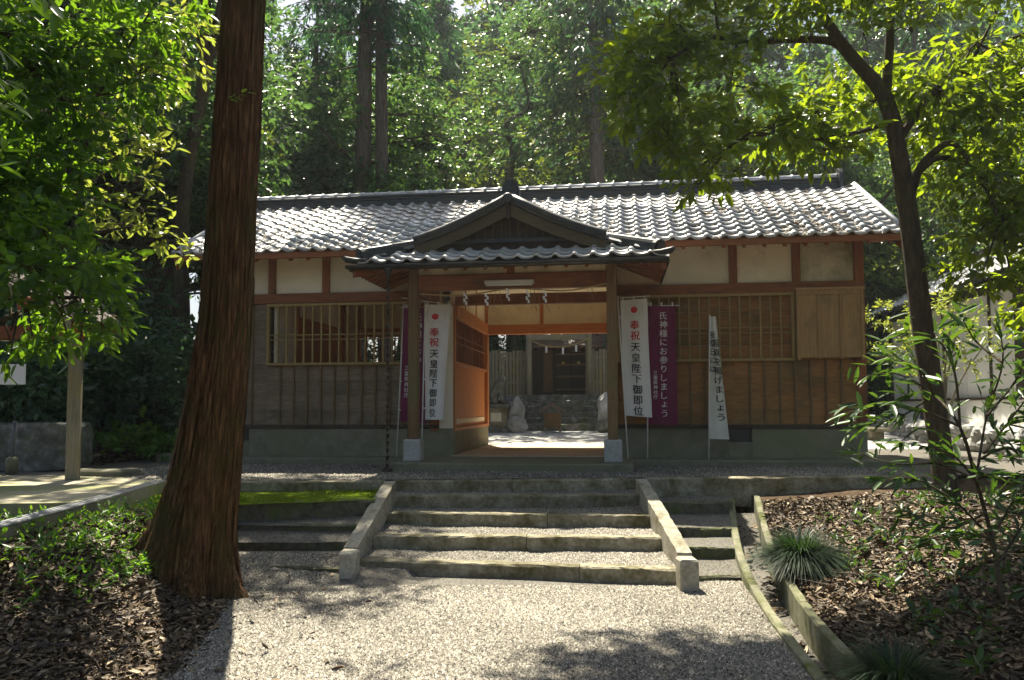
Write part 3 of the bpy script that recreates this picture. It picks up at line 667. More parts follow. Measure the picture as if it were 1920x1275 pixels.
for k in range(38):
    x = -5.62+k*.304; ct, sn = math.cos(SLP), math.sin(SLP)
    V, F = cbox((x-.024, -.03, -.145), (x+.024, 1.0, -.065), .004)
    V = np.stack([V[:, 0], EAVE_Y+.03+V[:, 1]*ct-V[:, 2]*sn, EAVE_Z+V[:, 1]*sn+V[:, 2]*ct], 1)
    add('rafter', V, F, 'timber_y', gh)
def tile_shape(w, L, lift=.031, th=.024, ns=9, amp=.038):
    s = np.linspace(0, 1, ns)
    h = np.where(s < .38, amp*np.sin(math.pi*np.clip(s/.38, 0, 1)), -amp*.42*np.sin(math.pi*np.clip((s-.38)/.62, 0, 1)))
    V = [(w*(a-.5), 0, b+lift) for a, b in zip(s, h)] + [(w*(a-.5), L, b) for a, b in zip(s, h)] + [(w*(a-.5), .002, b+lift-th) for a, b in zip(s, h)]
    F = [(i, i+1, ns+i+1, ns+i) for i in range(ns-1)] + [(2*ns+i, 2*ns+i+1, i+1, i) for i in range(ns-1)]
    return np.array(V), F
TW, TE = .2636, .2345
TV, TF = tile_shape(TW*1.0, TE*1.16)
tile_me = raw_mesh('roof_tile', TV, TF, False); tile_me.materials.append(MATS['tile'])
for p_ in tile_me.polygons: p_.use_smooth = p_.index < 8
def tile_obj(par, pos, rx, rz=0, me=None):
    o = bpy.data.objects.new('roof_tile', me or tile_me); COL.objects.link(o); o.parent = par
    o.location = Vector(pos)-Vector(ORG[gh.name]); o.rotation_euler = (rx+random.gauss(0, .012), random.gauss(0, .018), rz+random.gauss(0, .012)); o.location.z += random.gauss(0, .003); return o
cand = []
for r in range(12):
    for c in range(44):
        x = (c-21.5)*TW; v = r*TE
        y = EAVE_Y+v*math.cos(SLP); z = EAVE_Z+v*math.sin(SLP)
        hidden = (abs(x+0.15) < 1.35*(1-(z-3.4)/.75)) if z < 4.15 else False
        cand.append(((x, y, z), hidden, -4.8 < x < -4.0, (x-CAM[0])**2+(y-CAM[1])**2))
vis = sorted([c for c in cand if not c[1] and not c[2]], key=lambda c: c[3]); single = vis[:230]; keep = {c[0] for c in single}
for c in single: tile_obj(roof, c[0], SLP)
AV = []; AF = []; rx = np.array([[1, 0, 0], [0, math.cos(SLP), -math.sin(SLP)], [0, math.sin(SLP), math.cos(SLP)]])
for c in cand:
    if c[0] in keep: continue
    n = len(AV); AV += list((TV @ rx.T)+np.array(c[0])+np.array([0, 0, random.gauss(0, .002)])); AF += [tuple(i+n for i in f) for f in TF]
for r in range(12):
    for c in range(44):
        v = r*TE; p = np.array([(c-21.5)*TW, 2*RID_Y-EAVE_Y-v*math.cos(SLP), EAVE_Z+v*math.sin(SLP)])
        n = len(AV); W_ = (TV*np.array([-1, 1, 1])) @ rx.T; W_[:, 1] *= -1; AV += list(W_+p); AF += [tuple(i+n for i in f) for f in TF]
add('tile_field', AV, AF, 'tile', roof, kind='stuff')
# eave end faces: closing pieces under the lowest course
for s in (-1, 1):
    ct, sn = math.cos(SLP), math.sin(SLP)
    for sgn in (1, -1):
        mb = MB(); V, F = cbox((-.02, -.06, -.24), (.022, SLEN, -.04), .006); yy = V[:, 1].copy(); zz = V[:, 2].copy()
        V = np.stack([s*(RX-.01)+V[:, 0], RID_Y+sgn*(EAVE_Y-RID_Y+yy*ct-zz*sn), EAVE_Z+yy*sn+zz*ct], 1)
        add('barge_board', V, F if sgn > 0 else [f[::-1] for f in F], 'timber_y', gh)
        P = [(s*(RX+.02), RID_Y+sgn*(EAVE_Y-.03+v*ct-RID_Y), EAVE_Z+.035+v*sn) for v in (0, SLEN)]
        add('verge_tile', *tube(P, .042, 8), 'tile', gh, True)
ridge = gb('ridge', (-5.52, RID_Y-.13, RID_Z-.1), (5.52, RID_Y+.13, RID_Z+.05), 'tile_dark', .01)
for k in range(2): boxo('ridge_course', (-5.54, RID_Y-.115+k*.015, RID_Z+.055+k*.062), (5.54, RID_Y+.115-k*.015, RID_Z+.108+k*.062), 'tile_dark', ridge, .012)
a_ = np.linspace(0, math.pi, 9); PV = []; cl = .27
for e, k in ((0, 1.0), (.045, 1.0), (.0451, .84), (cl, .84)):
    PV += [(e, -.088*k*math.cos(g), .082*k*math.sin(g)) for g in a_]
PF = [(i*9+k, i*9+k+1, (i+1)*9+k+1, (i+1)*9+k) for i in range(3) for k in range(8)] + [tuple(range(9))[::-1]]
cap_me = raw_mesh('ridge_cap', PV, PF, True); cap_me.materials.append(MATS['tile'])
for k in range(41):
    o = bpy.data.objects.new('ridge_cap', cap_me); COL.objects.link(o); o.parent = ridge
    o.location = Vector((-5.53+k*cl, RID_Y, RID_Z+.175))-Vector(ORG[gh.name])
def ogre(cen, w, h, t, axis='x'):
    """arched ridge-end tile with a raised rim"""
    pts = [(-w/2, 0), (w/2, 0)] + [(w/2*math.cos(g), h*.45+h*.55*math.sin(g)) for g in np.linspace(0, math.pi, 11)]
    mb = MB(); 
    for sc, a, b in ((1.0, -t/2, t/2), (.62, -t/2-.02, -t/2)):
        V, F = prism([(p*sc, .5*h*(1-sc)+q*sc) for p, q in pts], 1 if axis == 'y' else 0, a, b); mb.addm(np.array(V)+np.array(cen), F)
    return mb
for s in (-1, 1):
    mb = ogre((s*5.57, RID_Y, RID_Z-.08), .34, .42, .07); mb.build('ridge_end_tile', 'tile_dark', gh)

# porch
for s in (-1, 1):
    x = s*1.48
    gb('post_base_stone', (x-.13, -1.60, .10), (x+.13, -1.34, .43), 'granite_pale', .02)
    gb('porch_post', (x-.075, -1.545, .43), (x+.075, -1.395, 3.10), 'weathered_z', .012)
    gb('porch_side_beam', (x-.05, -1.395, 2.66), (x+.05, -.07, 2.84), 'timber_y'); gb('porch_side_plate', (x-.06, -1.395, 2.98), (x+.06, -.07, 3.09), 'timber_y')
    gb('porch_side_plaster', (x-.02, -1.395, 2.84), (x+.02, -.07, 2.98), 'plaster', .003)
gb('porch_beam', (-1.405, -1.53, 2.655), (1.405, -1.41, 2.885), 'timber_x', .01)
for a, b in ((-1.405, -.055), (.055, 1.405)): gb('porch_plaster', (a, -1.49, 2.885), (b, -1.45, 3.03), 'plaster_stained', .003)
gb('porch_strut', (-.055, -1.51, 2.885), (.055, -1.43, 3.03), 'timber_z'); gb('porch_plate', (-1.6, -1.54, 3.03), (1.6, -1.40, 3.13), 'timber_x')
PEY, PEZ, PEX = -2.15, 2.97, 2.27
PS = (3.94-PEZ)/PEX
PSL = math.atan(PS); ct, sn = math.cos(PSL), math.sin(PSL)
PAPX = 3.94; GS = (PAPX-PEZ)/PEX
# roof surface: front skirt, both sides up to the ridge, back into the main roof
def zs(x): return PAPX-GS*abs(x)
VV = [(-PEX, PEY, PEZ-.03), (PEX, PEY, PEZ-.03), (PEX-1.2, PEY+1.2, PEZ+1.2*GS-.03), (-PEX+1.2, PEY+1.2, PEZ+1.2*GS-.03), (PEX, .1, PEZ-.03), (-PEX, .1, PEZ-.03), (0, PEY+.55, PAPX-.03), (0, 1.2, PAPX-.03), (PEX-1.2, PEY+.55, PEZ+1.2*GS-.03), (-PEX+1.2, PEY+.55, PEZ+1.2*GS-.03)]
porch_roof = add('porch_roof', VV, [(0, 1, 2, 3), (1, 4, 2), (5, 0, 3), (2, 4, 7, 6, 8), (5, 3, 9, 6, 7)], 'tile_dark', gh)
PT_V, PT_F = tile_shape(TW, TE*1.16); r2 = np.array([[1, 0, 0], [0, ct, -sn], [0, sn, ct]])
for r in range(4):
    lim = PEX-.10-r*TE*ct*.92
    for c in range(17):
        x = (c-8)*TW
        if abs(x) < lim-.06: tile_obj(porch_roof, (x, PEY-.03+r*TE*ct, PEZ+.0+r*TE*sn), PSL)
# side slopes (tiles joined) 
AV = []; AF = []
for s in (-1, 1):
    ga = math.atan(GS); R = np.array([[0, -s*math.cos(ga)*1.0, s*math.sin(ga)*1.0], [s*1.0, 0, 0], [0, math.sin(ga), math.cos(ga)]])
    for r in range(9):
        for c in range(7):
            v = r*TE; x = s*(PEX-v*math.cos(ga)); y = PEY+.12+c*TW
            if y < PEY+(PEX-abs(x)) and y < -1.5: continue
            if abs(x) > PEX-.1 and y < -1.8: continue
            n = len(AV); AV += list(TV @ R.T + np.array([x, y, PEZ+v*math.sin(ga)])); AF += [tuple(i+n for i in f) for f in TF]
add('side_tile_field', AV, AF, 'tile', porch_roof, kind='stuff')
# gable
GY = -1.56
gw = [(-1.5, zs(1.5)-.1), (1.5, zs(1.5)-.1), (0, zs(0)-.12)]
add('gable_board', *prism(gw, 1, GY, GY+.04), 'dark_wood', gh)
for k in range(-9, 10):
    x = k*.125; zt = zs(x)-.22
    if zt > 3.40: gb('gable_batten', (x-.014, GY-.022, 3.38), (x+.014, GY, zt), 'aged_x', .003)
gb('gable_flashing', (-1.45, GY-.06, 3.325), (1.45, GY+.02, 3.395), 'tile_dark', .01)
for s in (-1, 1):
    cv = [0, .2, .45, .7, .9, 1.0]; top = []; bot = []
    for t in cv:
        x = s*1.41*t; z = zs(x)-.03-.05*math.sin(math.pi*t)
        top.append((x, z)); bot.append((x, z-(.17+.04*(1-t))))
    add('bargeboard', *prism(top+bot[::-1], 1, GY-.19, GY-.145), 'aged_x', gh)
    P = [(x, GY-.13, z+.05) for x, z in top]
    mb = MB(); mb.tube([(x, y-.07, z+.012) for x, y, z in P], .062, 8); mb.tube([(x, y+.03, z+.04) for x, y, z in P], .066, 8); mb.tube([(x, y-.08, z-.045) for x, y, z in P], .035, 6)
    mb.build('verge_ridge', 'tile_dark', gh, True)
    # hip ridge with arched end tile
    h0 = np.array([s*(PEX-.16), PEY+.16, PEZ+.09]); h1 = np.array([s*(PEX-.88), PEY+.88, PEZ+.88*GS+.0])
    mb = MB(); d = h1-h0; sd = np.array([d[1], -d[0], 0]); sd /= np.linalg.norm(sd)
    for wv, z0, z1 in ((.085, -.02, .055), (.075, .06, .095)):
        V = [h0+sd*a*wv+np.array([0, 0, b]) for b in (z0, z1) for a in (-1, 1)] + [h1+sd*a*wv+np.array([0, 0, b]) for b in (z0, z1) for a in (-1, 1)]
        mb.addm(V, [(0, 1, 3, 2), (5, 4, 6, 7), (1, 5, 7, 3), (4, 0, 2, 6), (2, 3, 7, 6), (0, 4, 5, 1)])
    mb.tube([h0+[0, 0, .105], h1+[0, 0, .105]], .058, 8); mb.build('hip_ridge', 'tile_dark', gh)
    c = h0-d/np.linalg.norm(d)*.03; mb = MB(); mb.tube([c+[0, 0, .06]-d*.03, c+[0, 0, .06]+d*.03], [.115, .115], 14); mb.tube([c+[0, 0, .06]-d*.05, c+[0, 0, .06]], [.075, .08], 12)
    mb.build('hip_end_tile', 'tile_dark', gh)
    # upturned corner tile
    cc = np.array([s*(PEX+.02), PEY-.03, PEZ+.04]); mb = MB(); mb.tube([cc+[-s*.28, .03, .0], cc+[-s*.12, .02, .0], cc+[0, .0, .02], cc+[s*.05, -.01, .05]], [.03, .045, .045, .03], 8); mb.build('corner_tile', 'tile_dark', gh, True)
    mb = MB(); mb.box((-.05, -.0, -.09), (.05, 1.1, .05), .008); V = np.array(mb.V); c0 = np.array([s*(PEX-.06), PEY+.06, PEZ-.10]); dn = d/np.linalg.norm(d); upv = np.array([0, 0, 1.0])
    add('hip_rafter', c0+np.outer(V[:, 0], sd)+np.outer(V[:, 1], dn)+np.outer(V[:, 2], upv), mb.F, 'timber_y', gh)
    # rafters of the side eaves
    for k in range(9):
        y = PEY+.16+k*.165; ga = math.atan(GS); V, F = cbox((0, -.03, -.06), (min(.85, y-PEY-.02), .03, .0), .004)
        V = np.stack([s*(PEX-.04-V[:, 0]*math.cos(ga)), y+V[:, 1], PEZ-.075+V[:, 0]*math.sin(ga)+V[:, 2]], 1); add('rafter', V, F if s < 0 else [f[::-1] for f in F], 'timber_x', gh)
    add('soffit', [(s*PEX, PEY, PEZ-.055), (s*PEX, 0, PEZ-.055), (s*1.4, 0, PEZ-.055+.87*GS), (s*1.4, PEY+.87, PEZ-.055+.87*GS)], [(0, 1, 2, 3)], 'timber_bright_x', gh)
    gb('side_eave_board', (s*(PEX+.005), PEY, PEZ-.10), (s*(PEX-.02), -.2, PEZ-.02), 'dark_wood')
for k in range(15):
    x = -2.0+k*.286; V, F = cbox((x-.026, 0, -.06), (x+.026, min(.82, PEX-abs(x)-.02), 0), .004)
    V = np.stack([V[:, 0], PEY+.03+V[:, 1]*ct, PEZ-.07+V[:, 1]*sn+V[:, 2]], 1); add('rafter', V, F, 'timber_y', gh)
add('soffit', [(-PEX, PEY, PEZ-.052), (PEX, PEY, PEZ-.052), (1.42, PEY+.85, PEZ-.052+.85*GS), (-1.42, PEY+.85, PEZ-.052+.85*GS)], [(3, 2, 1, 0)], 'timber_bright_y', gh)
gb('porch_eave_board', (-PEX, PEY-.005, PEZ-.10), (PEX, PEY+.02, PEZ-.02), 'dark_wood')
gb('porch_ceiling', (-1.42, -1.40, 3.09), (1.42, -.08, 3.11), 'pale_wood', .003)
a_ = np.linspace(math.pi, 2*math.pi, 9); V = []
for x in (-PEX-.02, PEX-.02): V += [(x, PEY-.055+.048*math.cos(g), PEZ-.035+.05*math.sin(g)) for g in a_] + [(x, PEY-.055+.042*math.cos(g), PEZ-.035+.044*math.sin(g)) for g in a_[::-1]]
add('gutter', V, [(i, (i+1) % 18, 18+(i+1) % 18, 18+i) for i in range(18)], 'hull_black', gh, True)
for k in range(8): gb('gutter_bracket', (-1.9+k*.54, PEY-.10, PEZ-.115), (-1.9+k*.54+.02, PEY+.0, PEZ-.085), 'hull_black', .002)
mb = MB(); mb.tube([(0, GY-.2, PAPX+.05), (0, .5, PAPX+.05)], .085, 10); mb.box((-.11, GY-.12, PAPX-.07), (.11, .5, PAPX+.03), .01); mb.build('porch_ridge', 'tile_dark', gh)
ogre((0, GY+.10, PAPX+.0), .27, .36, .12, 'y').build('porch_ridge_end', 'tile_dark', gh)
mb = MB(); mb.tube([(0, GY-.27, PAPX+.0), (0, GY-.255, PAPX+.0), (0, GY-.1, PAPX+.0)], [.06, .078, .078], 14); mb.build('ridge_end_disc', 'tile_dark', gh, True)
gb('gable_pendant', (-.035, GY-.215, PAPX-.30), (.035, GY-.18, PAPX-.06), 'dark_wood', .008)

# ------------------------------------------------------------------ inner shrine seen through the passage
PZ = 1.25
ist = empty('shrine_steps', (-.1, 9.0, .25), label='dark weathered stone steps rising to the inner shrine doors', category='steps')
for i in range(6):
    y = 9.0+i*.27; z = .25+.167*(i+1)
    for a, b in ((-1.25, -.1), (-.095, 1.15)): add('step_stone', *rough_bar((a, y, z), (b, y, z), .32, .26, 16, .014, 200+i*2+(a > -1), back=(0, 1, 0)), 'old_stone', ist)
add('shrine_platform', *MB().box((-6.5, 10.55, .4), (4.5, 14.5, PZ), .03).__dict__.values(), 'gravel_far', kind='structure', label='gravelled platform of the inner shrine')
for i in range(9):
    x = -6.2+i*1.08
    if -1.6 < x < 1.0: continue
    add('facing_stone', *rock(0, (x+.3, 10.5, .75), (.62, .22, .55), 300+i), 'old_stone', kind='structure')
def picket_fence(x0, x1, seed, label):
    f = empty('picket_fence', ((x0+x1)/2, 10.9, PZ), label=label, category='fence', group='shrine fences')
    r = random.Random(seed); n = int((x1-x0)/.105)
    for k in range(n):
        x = x0+(x1-x0)*(k+.5)/n; h = 1.36+r.uniform(-.04, .05); w = r.uniform(.034, .046)
        V, F = prism([(x-w, PZ-.1), (x+w, PZ-.1), (x+w*.98, PZ+h), (x-w, PZ+h+.015)], 1, 10.88+r.uniform(-.008, .008), 10.91)
        add('picket', V, F, 'silver_wood', f)
    for z in (.35, 1.1): boxo('rail', (x0, 10.915, PZ+z), (x1, 10.96, PZ+z+.08), 'silver_wood', f)
picket_fence(-3.9, -1.2, 1, 'grey weathered picket fence beside the guardian statue'); picket_fence(.8, 2.6, 2, 'grey weathered picket fence to the shrine gate side without a statue')
gt = empty('shrine_gate', (-.2, 10.7, PZ), label='weathered wooden gate posts and crossbeam with a hanging rope before the shrine doors', category='gate')
for x in (-1.1, .72): add('gate_post', *tube([(x, 10.72, PZ-.15), (x, 10.72, PZ+1.1), (x+.01, 10.72, PZ+2.3)], [.105, .10, .09], 12), 'silver_wood', gt, True)
boxo('crossbeam', (-1.02, 10.66, PZ+1.68), (.64, 10.78, PZ+1.84), 'silver_wood', gt)
P = bez([(-1.08, 10.6, PZ+1.72), (-.7, 10.58, PZ+1.52), (-.2, 10.58, PZ+1.45), (.3, 10.58, PZ+1.52), (.72, 10.6, PZ+1.72)], 28)
add('straw_rope', *tube(P, .022, 6), 'straw', gt)
for x, z in ((-.55, 1.38), (-.05, 1.33), (.35, 1.4)): boxo('paper_strip', (x-.03, 10.575, PZ+z-.1), (x+.03, 10.58, PZ+z+.1), 'paper', gt, .001)
sd_ = empty('shrine_doors', (-.1, 12.3, PZ), label='dark timber shrine wall with double doors and two round brass bosses', category='doors')
for k in range(10): boxo('wall_board', (-1.7+k*.3, 12.3, PZ), (-1.7+k*.3+.295, 12.34, PZ+1.5), 'dark_wood' if k % 3 else 'weathered_z', sd_)
for s, x in ((-1, -.16), (1, .34)):
    dl = boxo('door_leaf', (x-.24, 12.22, PZ+.12), (x+.24, 12.28, PZ+1.42), 'dark_wood', sd_)
    for z in (.2, .62, 1.0, 1.34): boxo('door_rail', (x-.24, 12.205, PZ+z-.03), (x+.24, 12.219, PZ+z+.03), 'weathered_x', dl)
    mb = MB(); mb.tube([(x, 12.20, PZ+1.06), (x, 12.17, PZ+1.06), (x, 12.15, PZ+1.06)], [.055, .05, .02], 12); mb.build('door_boss', 'brass', dl, True)
boxo('threshold', (-1.0, 12.1, PZ-.02), (1.2, 12.3, PZ+.12), 'dark_wood', sd_)
V, F = prism([(11.7, PZ+1.52), (12.5, PZ+1.86), (13.3, PZ+1.52), (13.3, PZ+1.60), (12.5, PZ+1.97), (11.7, PZ+1.60)], 0, -1.2, 1.1); add('shrine_roof', V, F, 'copper_roof', sd_)
for k in range(12): boxo('eave_rafter', (-1.1+k*.19, 11.75, PZ+1.47), (-1.05+k*.19, 12.3, PZ+1.52), 'timber_y', sd_)
for s in (-1, 1): boxo('roof_fin', (-.05+s*1.0-.03, 12.4, PZ+1.9), (-.05+s*1.0+.03, 12.6, PZ+2.15), 'dark_wood', sd_)

# guardian dog statue on its pedestal
ped = empty('statue_pedestal', (-1.72, 8.6, .24), label='low stone pedestal with a pale plaque under the guardian dog', category='pedestal')
boxo('base_stone', (-2.1, 8.3, .15), (-1.4, 8.95, .36), 'old_stone', ped, .02); boxo('pedestal_block', (-2.03, 8.36, .36), (-1.46, 8.9, .88), 'granite', ped, .02); boxo('plaque', (-1.9, 8.345, .50), (-1.6, 8.358, .74), 'plaster', ped, .003); boxo('cap_stone', (-2.08, 8.31, .88), (-1.41, 8.95, .98), 'old_stone', ped, .02)
def skin_body(name, verts, edges, radii, mat, org, root=0, sub=2, **props):
    me = bpy.data.meshes.new(name); me.from_pydata([tuple(np.array(v)) for v in verts], edges, [])
    o = bpy.data.objects.new(name, me); COL.objects.link(o)
    m = o.modifiers.new('skin', 'SKIN'); m.use_smooth_shade = True
    me.skin_vertices.update() if hasattr(me.skin_vertices, 'update') else None
    if not me.skin_vertices:
        bpy.context.view_layer.objects.active = o
    for sv, r in zip(me.skin_vertices[0].data, radii): sv.radius = (r, r)
    me.skin_vertices[0].data[root].use_root = True
    s = o.modifiers.new('sub', 'SUBSURF'); s.levels = sub; s.render_levels = sub
    dg = bpy.context.evaluated_depsgraph_get(); me2 = bpy.data.meshes.new_from_object(o.evaluated_get(dg)); bpy.data.objects.remove(o)
    me2.name = name
    o = link(name, me2, mat, None, org, **props); return o
# sitting dog facing right along the path, head up
dv = [(-.18, 0, .14), (-.10, 0, .30), (.02, 0, .45), (.08, 0, .58), (.14, 0, .68), (.25, 0, .66), (.10, .09, .28), (.14, .09, .02), (.10, -.09, .28), (.14, -.09, .02), (-.08, .12, .10), (.02, .13, .03), (-.08, -.12, .10), (.02, -.13, .03), (-.28, 0, .20), (-.30, 0, .42), (-.24, 0, .52), (.10, .07, .80), (.10, -.07, .80)]
de = [(0, 1), (1, 2), (2, 3), (3, 4), (4, 5), (2, 6), (6, 7), (2, 8), (8, 9), (0, 10), (10, 11), (0, 12), (12, 13), (0, 14), (14, 15), (15, 16), (4, 17), (4, 18)]
drr_ = [.15, .15, .15, .12, .13, .07, .055, .05, .055, .05, .09, .05, .09, .05, .05, .07, .03, .025, .025]
try:
    skin_body('guardian_dog_statue', dv, de, drr_, 'old_stone', (-1.74, 8.62, .98), label='weathered grey stone guardian dog sitting on its pedestal by the fence', category='statue')
except Exception as e:
    print('SKIN', e)
for i, (c, sz, lab) in enumerate((((-1.24, 8.75, .72), (.27, .24, .52), 'tall pale upright rock beside the guardian dog pedestal'), ((-1.18, 8.45, .40), (.30, .22, .25), 'low pale rock at the foot of the upright rock'), ((1.28, 8.7, .75), (.32, .3, .55), 'tall pale upright rock on the side of the steps away from the statue'), ((1.2, 8.45, .35), (.25, .2, .2), 'small dark rock under the lone upright rock'))):
    add('standing_rock', *rock(0, c, sz, 70+i), 'pale_rock' if i != 3 else 'old_stone', label=lab, category='rock')
ob = empty('offering_box', (-.2, 8.5, .22), label='small roofed wooden offering box standing before the inner steps', category='offering box')
boxo('box_body', (-.42, 8.4, .34), (.02, 8.62, .74), 'weathered_z', ob)
for x in (-.40, .0): boxo('leg', (x-.02, 8.42, .21), (x+.02, 8.6, .34), 'silver_wood', ob)
V, F = prism([(-.54, .74), (-.2, .95), (.14, .74), (.14, .78), (-.2, 1.0), (-.54, .78)], 1, 8.28, 8.72); add('box_roof', V, F, 'copper_roof', ob)

# ------------------------------------------------------------------ white plastered building to the right
rb = empty('white_outbuilding', (11.0, 5, .3), label='white plastered outbuilding with grey tiled eaves beyond the gatehouse end', category='building')
boxo('foundation', (9.42, -2.2, -.1), (13.5, 11.1, 1.02), 'white_wall', rb, .01)
boxo('foundation_ledge', (9.36, -2.2, 1.02), (13.5, 11.12, 1.07), 'dark_wood', rb)
for k in range(3): boxo('vent', (9.40, 1.2+k*3.6, .55), (9.43, 1.6+k*3.6, .80), 'hull_black', rb, .002)
ys_ = [-2.1, -.6, .9, 2.4, 3.9, 5.0, 6.2, 7.4, 8.6, 9.8, 11.0]
for k in range(10):
    m = 'dark_wood' if 2.3 < ys_[k] < 3.8 else 'white_wall'
    if m == 'dark_wood':
        for q in range(10): boxo('wall_board', (9.45, ys_[k], 1.07+q*.23), (9.5, ys_[k+1], 1.07+q*.23+.222), m, rb)
    else: boxo('wall_panel', (9.5, ys_[k]+.02, 1.07), (9.6, ys_[k+1]-.02, 3.5), m, rb)
for y in ys_: boxo('wall_post', (9.47, y-.045, 1.07), (9.6, y+.045, 3.5), 'dark_wood' if y not in (6.2, 8.6) else 'white_wall', rb)
boxo('end_wall', (9.55, 10.9, 1.07), (13.4, 11.0, 3.5), 'white_wall', rb); boxo('end_wall', (9.55, -2.1, 1.07), (13.4, -2.0, 3.5), 'white_wall', rb)
boxo('eave_beam', (9.44, -2.4, 3.3), (9.6, 11.4, 3.52), 'dark_wood', rb)
V, F = prism([(8.85, 3.40), (11.4, 4.75), (14, 3.40), (14, 3.48), (11.4, 4.86), (8.85, 3.48)], 1, -2.8, 11.6); orf = add('roof', V, F, 'tile_dark', rb)
sl2 = math.atan2(1.35, 2.55)
R2 = np.array([[0, math.cos(sl2), -math.sin(sl2)], [-1.0, 0, 0], [0, math.sin(sl2), math.cos(sl2)]])
me_t = raw_mesh('eave_tile', (TV @ R2.T), TF); me_t.materials.append(MATS['tile'])
for k in range(40):
    o = bpy.data.objects.new('eave_tile', me_t); COL.objects.link(o); o.parent = orf; o.location = Vector((8.82, 11.5-k*TW, 3.485))-Vector(ORG[rb.name])
AV = []; AF = []
for r in range(1, 12):
    for k in range(54):
        n = len(AV); AV += list((TV @ R2.T)+np.array([8.82+r*TE*math.cos(sl2), 11.5-k*TW, 3.485+r*TE*math.sin(sl2)])); AF += [tuple(i+n for i in f) for f in TF]
add('tile_field', AV, AF, 'tile', orf, kind='stuff')
add('ridge', *MB().box((11.25, -2.8, 4.8), (11.55, 11.6, 5.1), .03).__dict__.values(), 'tile_dark', rb)
sw = empty('retaining_wall', (8.3, 5, 0), label='low rough stone retaining wall before the white outbuilding', category='wall')
r = random.Random(5); y = 1.0
while y < 10.8:
    L = r.uniform(.4, .75); 
    for z in (.12, .38): add('stone', *rock(0, (8.55+r.uniform(-.04, .04), y+L/2+(.2 if z > .2 else 0), z), (.26, L*.56, .2), r.randrange(9999)), 'pale_rock', sw)
    y += L
boxo('bench_slab', (7.3, 6.1, .30), (7.8, 7.9, .38), 'granite', None, .02, label='flat grey stone slab on blocks beyond the gatehouse end', category='slab')
for y in (6.3, 7.5): boxo('slab_block', (7.4, y, 0), (7.7, y+.25, .299), 'granite', bpy.data.objects['bench_slab'], .02)
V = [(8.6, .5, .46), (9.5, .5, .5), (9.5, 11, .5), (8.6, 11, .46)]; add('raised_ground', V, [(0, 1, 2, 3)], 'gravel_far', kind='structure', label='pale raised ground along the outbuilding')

# ------------------------------------------------------------------ water pavilion at the left
A = np.array(onZ(312, 905, .0)); B = np.array(onZ(182, 944, .0)); ex = (A-B)/np.linalg.norm(A-B)      # right edge of the pad
Cn = np.array(onZ(-190, 950, 0)); Dn = np.array(onZ(-60, 893, 0))
V, F = [], []
pad = [B, A, onZ(225, 897, 0), onZ(90, 893, 0), Dn, Cn]
V = [(p[0], p[1], 0.012) for p in pad] + [(p[0], p[1], -.32) for p in pad]; n = len(pad)
add('pavilion_pad', V, [tuple(range(n)), tuple(range(n, 2*n))[::-1]] + [(i, n+i, n+(i+1) % n, (i+1) % n) for i in range(n)], 'concrete_pad', label='mossy concrete floor pad of the water pavilion', category='pad')
gr = empty('drain_grating', tuple((A+B)/2), label='steel rail grating along the edge of the concrete pad', category='grating')
nrm = np.array([ex[1], -ex[0], 0]); B2 = np.array(onZ(-30, 1003, -.02))
for w in (.015, .075, .135):
    for p, q in ((A, B), (B, B2)):
        mb = MB(); mb.tube([p-nrm*w+[0, 0, .022], q-nrm*w+[0, 0, .022]], .013, 6); mb.build('rail', 'steel', gr)
for k in range(46):
    p = A+(B-A)*k/45; mb = MB(); mb.tube([p-nrm*.01+[0, 0, .014], p-nrm*.14+[0, 0, .014]], .006, 4); mb.build('crossbar', 'steel', gr)
mb = MB()
for a, b in ((B, B2),):
    mb.addm([b+[0, 0, .008], a+[0, 0, .008], a-nrm*.2+[0, 0, .008], b-nrm*.2+[0, 0, .008], b+[0, 0, -.2], a+[0, 0, -.2], a-nrm*.2+[0, 0, -.2], b-nrm*.2+[0, 0, -.2]], [(0, 1, 2, 3), (0, 4, 5, 1), (2, 6, 7, 3)])
mb.build('kerb_strip', 'concrete', gr)
pv = empty('water_pavilion', tuple(onZ(135, 899, 0.01)), label='open wooden water pavilion with a square post and sloping eave by the stone basin', category='pavilion')
pp = np.array(onZ(136, 899, .012))
def rbox(name, c, half, ang, mat, par, ch=.008):
    V, F = cbox([-h for h in half], half, ch); R = np.array([[math.cos(ang), -math.sin(ang), 0], [math.sin(ang), math.cos(ang), 0], [0, 0, 1]])
    return add(name, V @ R.T + np.array(c), F, mat, par)
PA = rad(28)
rbox('post', pp+[0, 0, 1.06], (.075, .075, 1.06), PA, 'silver_wood', pv, .006)
rbox('post', pp+[-3.0, .3, 1.06], (.075, .075, 1.06), PA, 'silver_wood', pv)
rbox('beam', pp+[-1.1, -.15, 1.86], (1.3, .06, .085), rad(6), 'timber_x', pv); rbox('beam', pp+[-.3, .3, 2.15], (.07, 1.0, .08), rad(6), 'timber_y', pv)
ap = pp+np.array([-1.0, 0, 2.68])
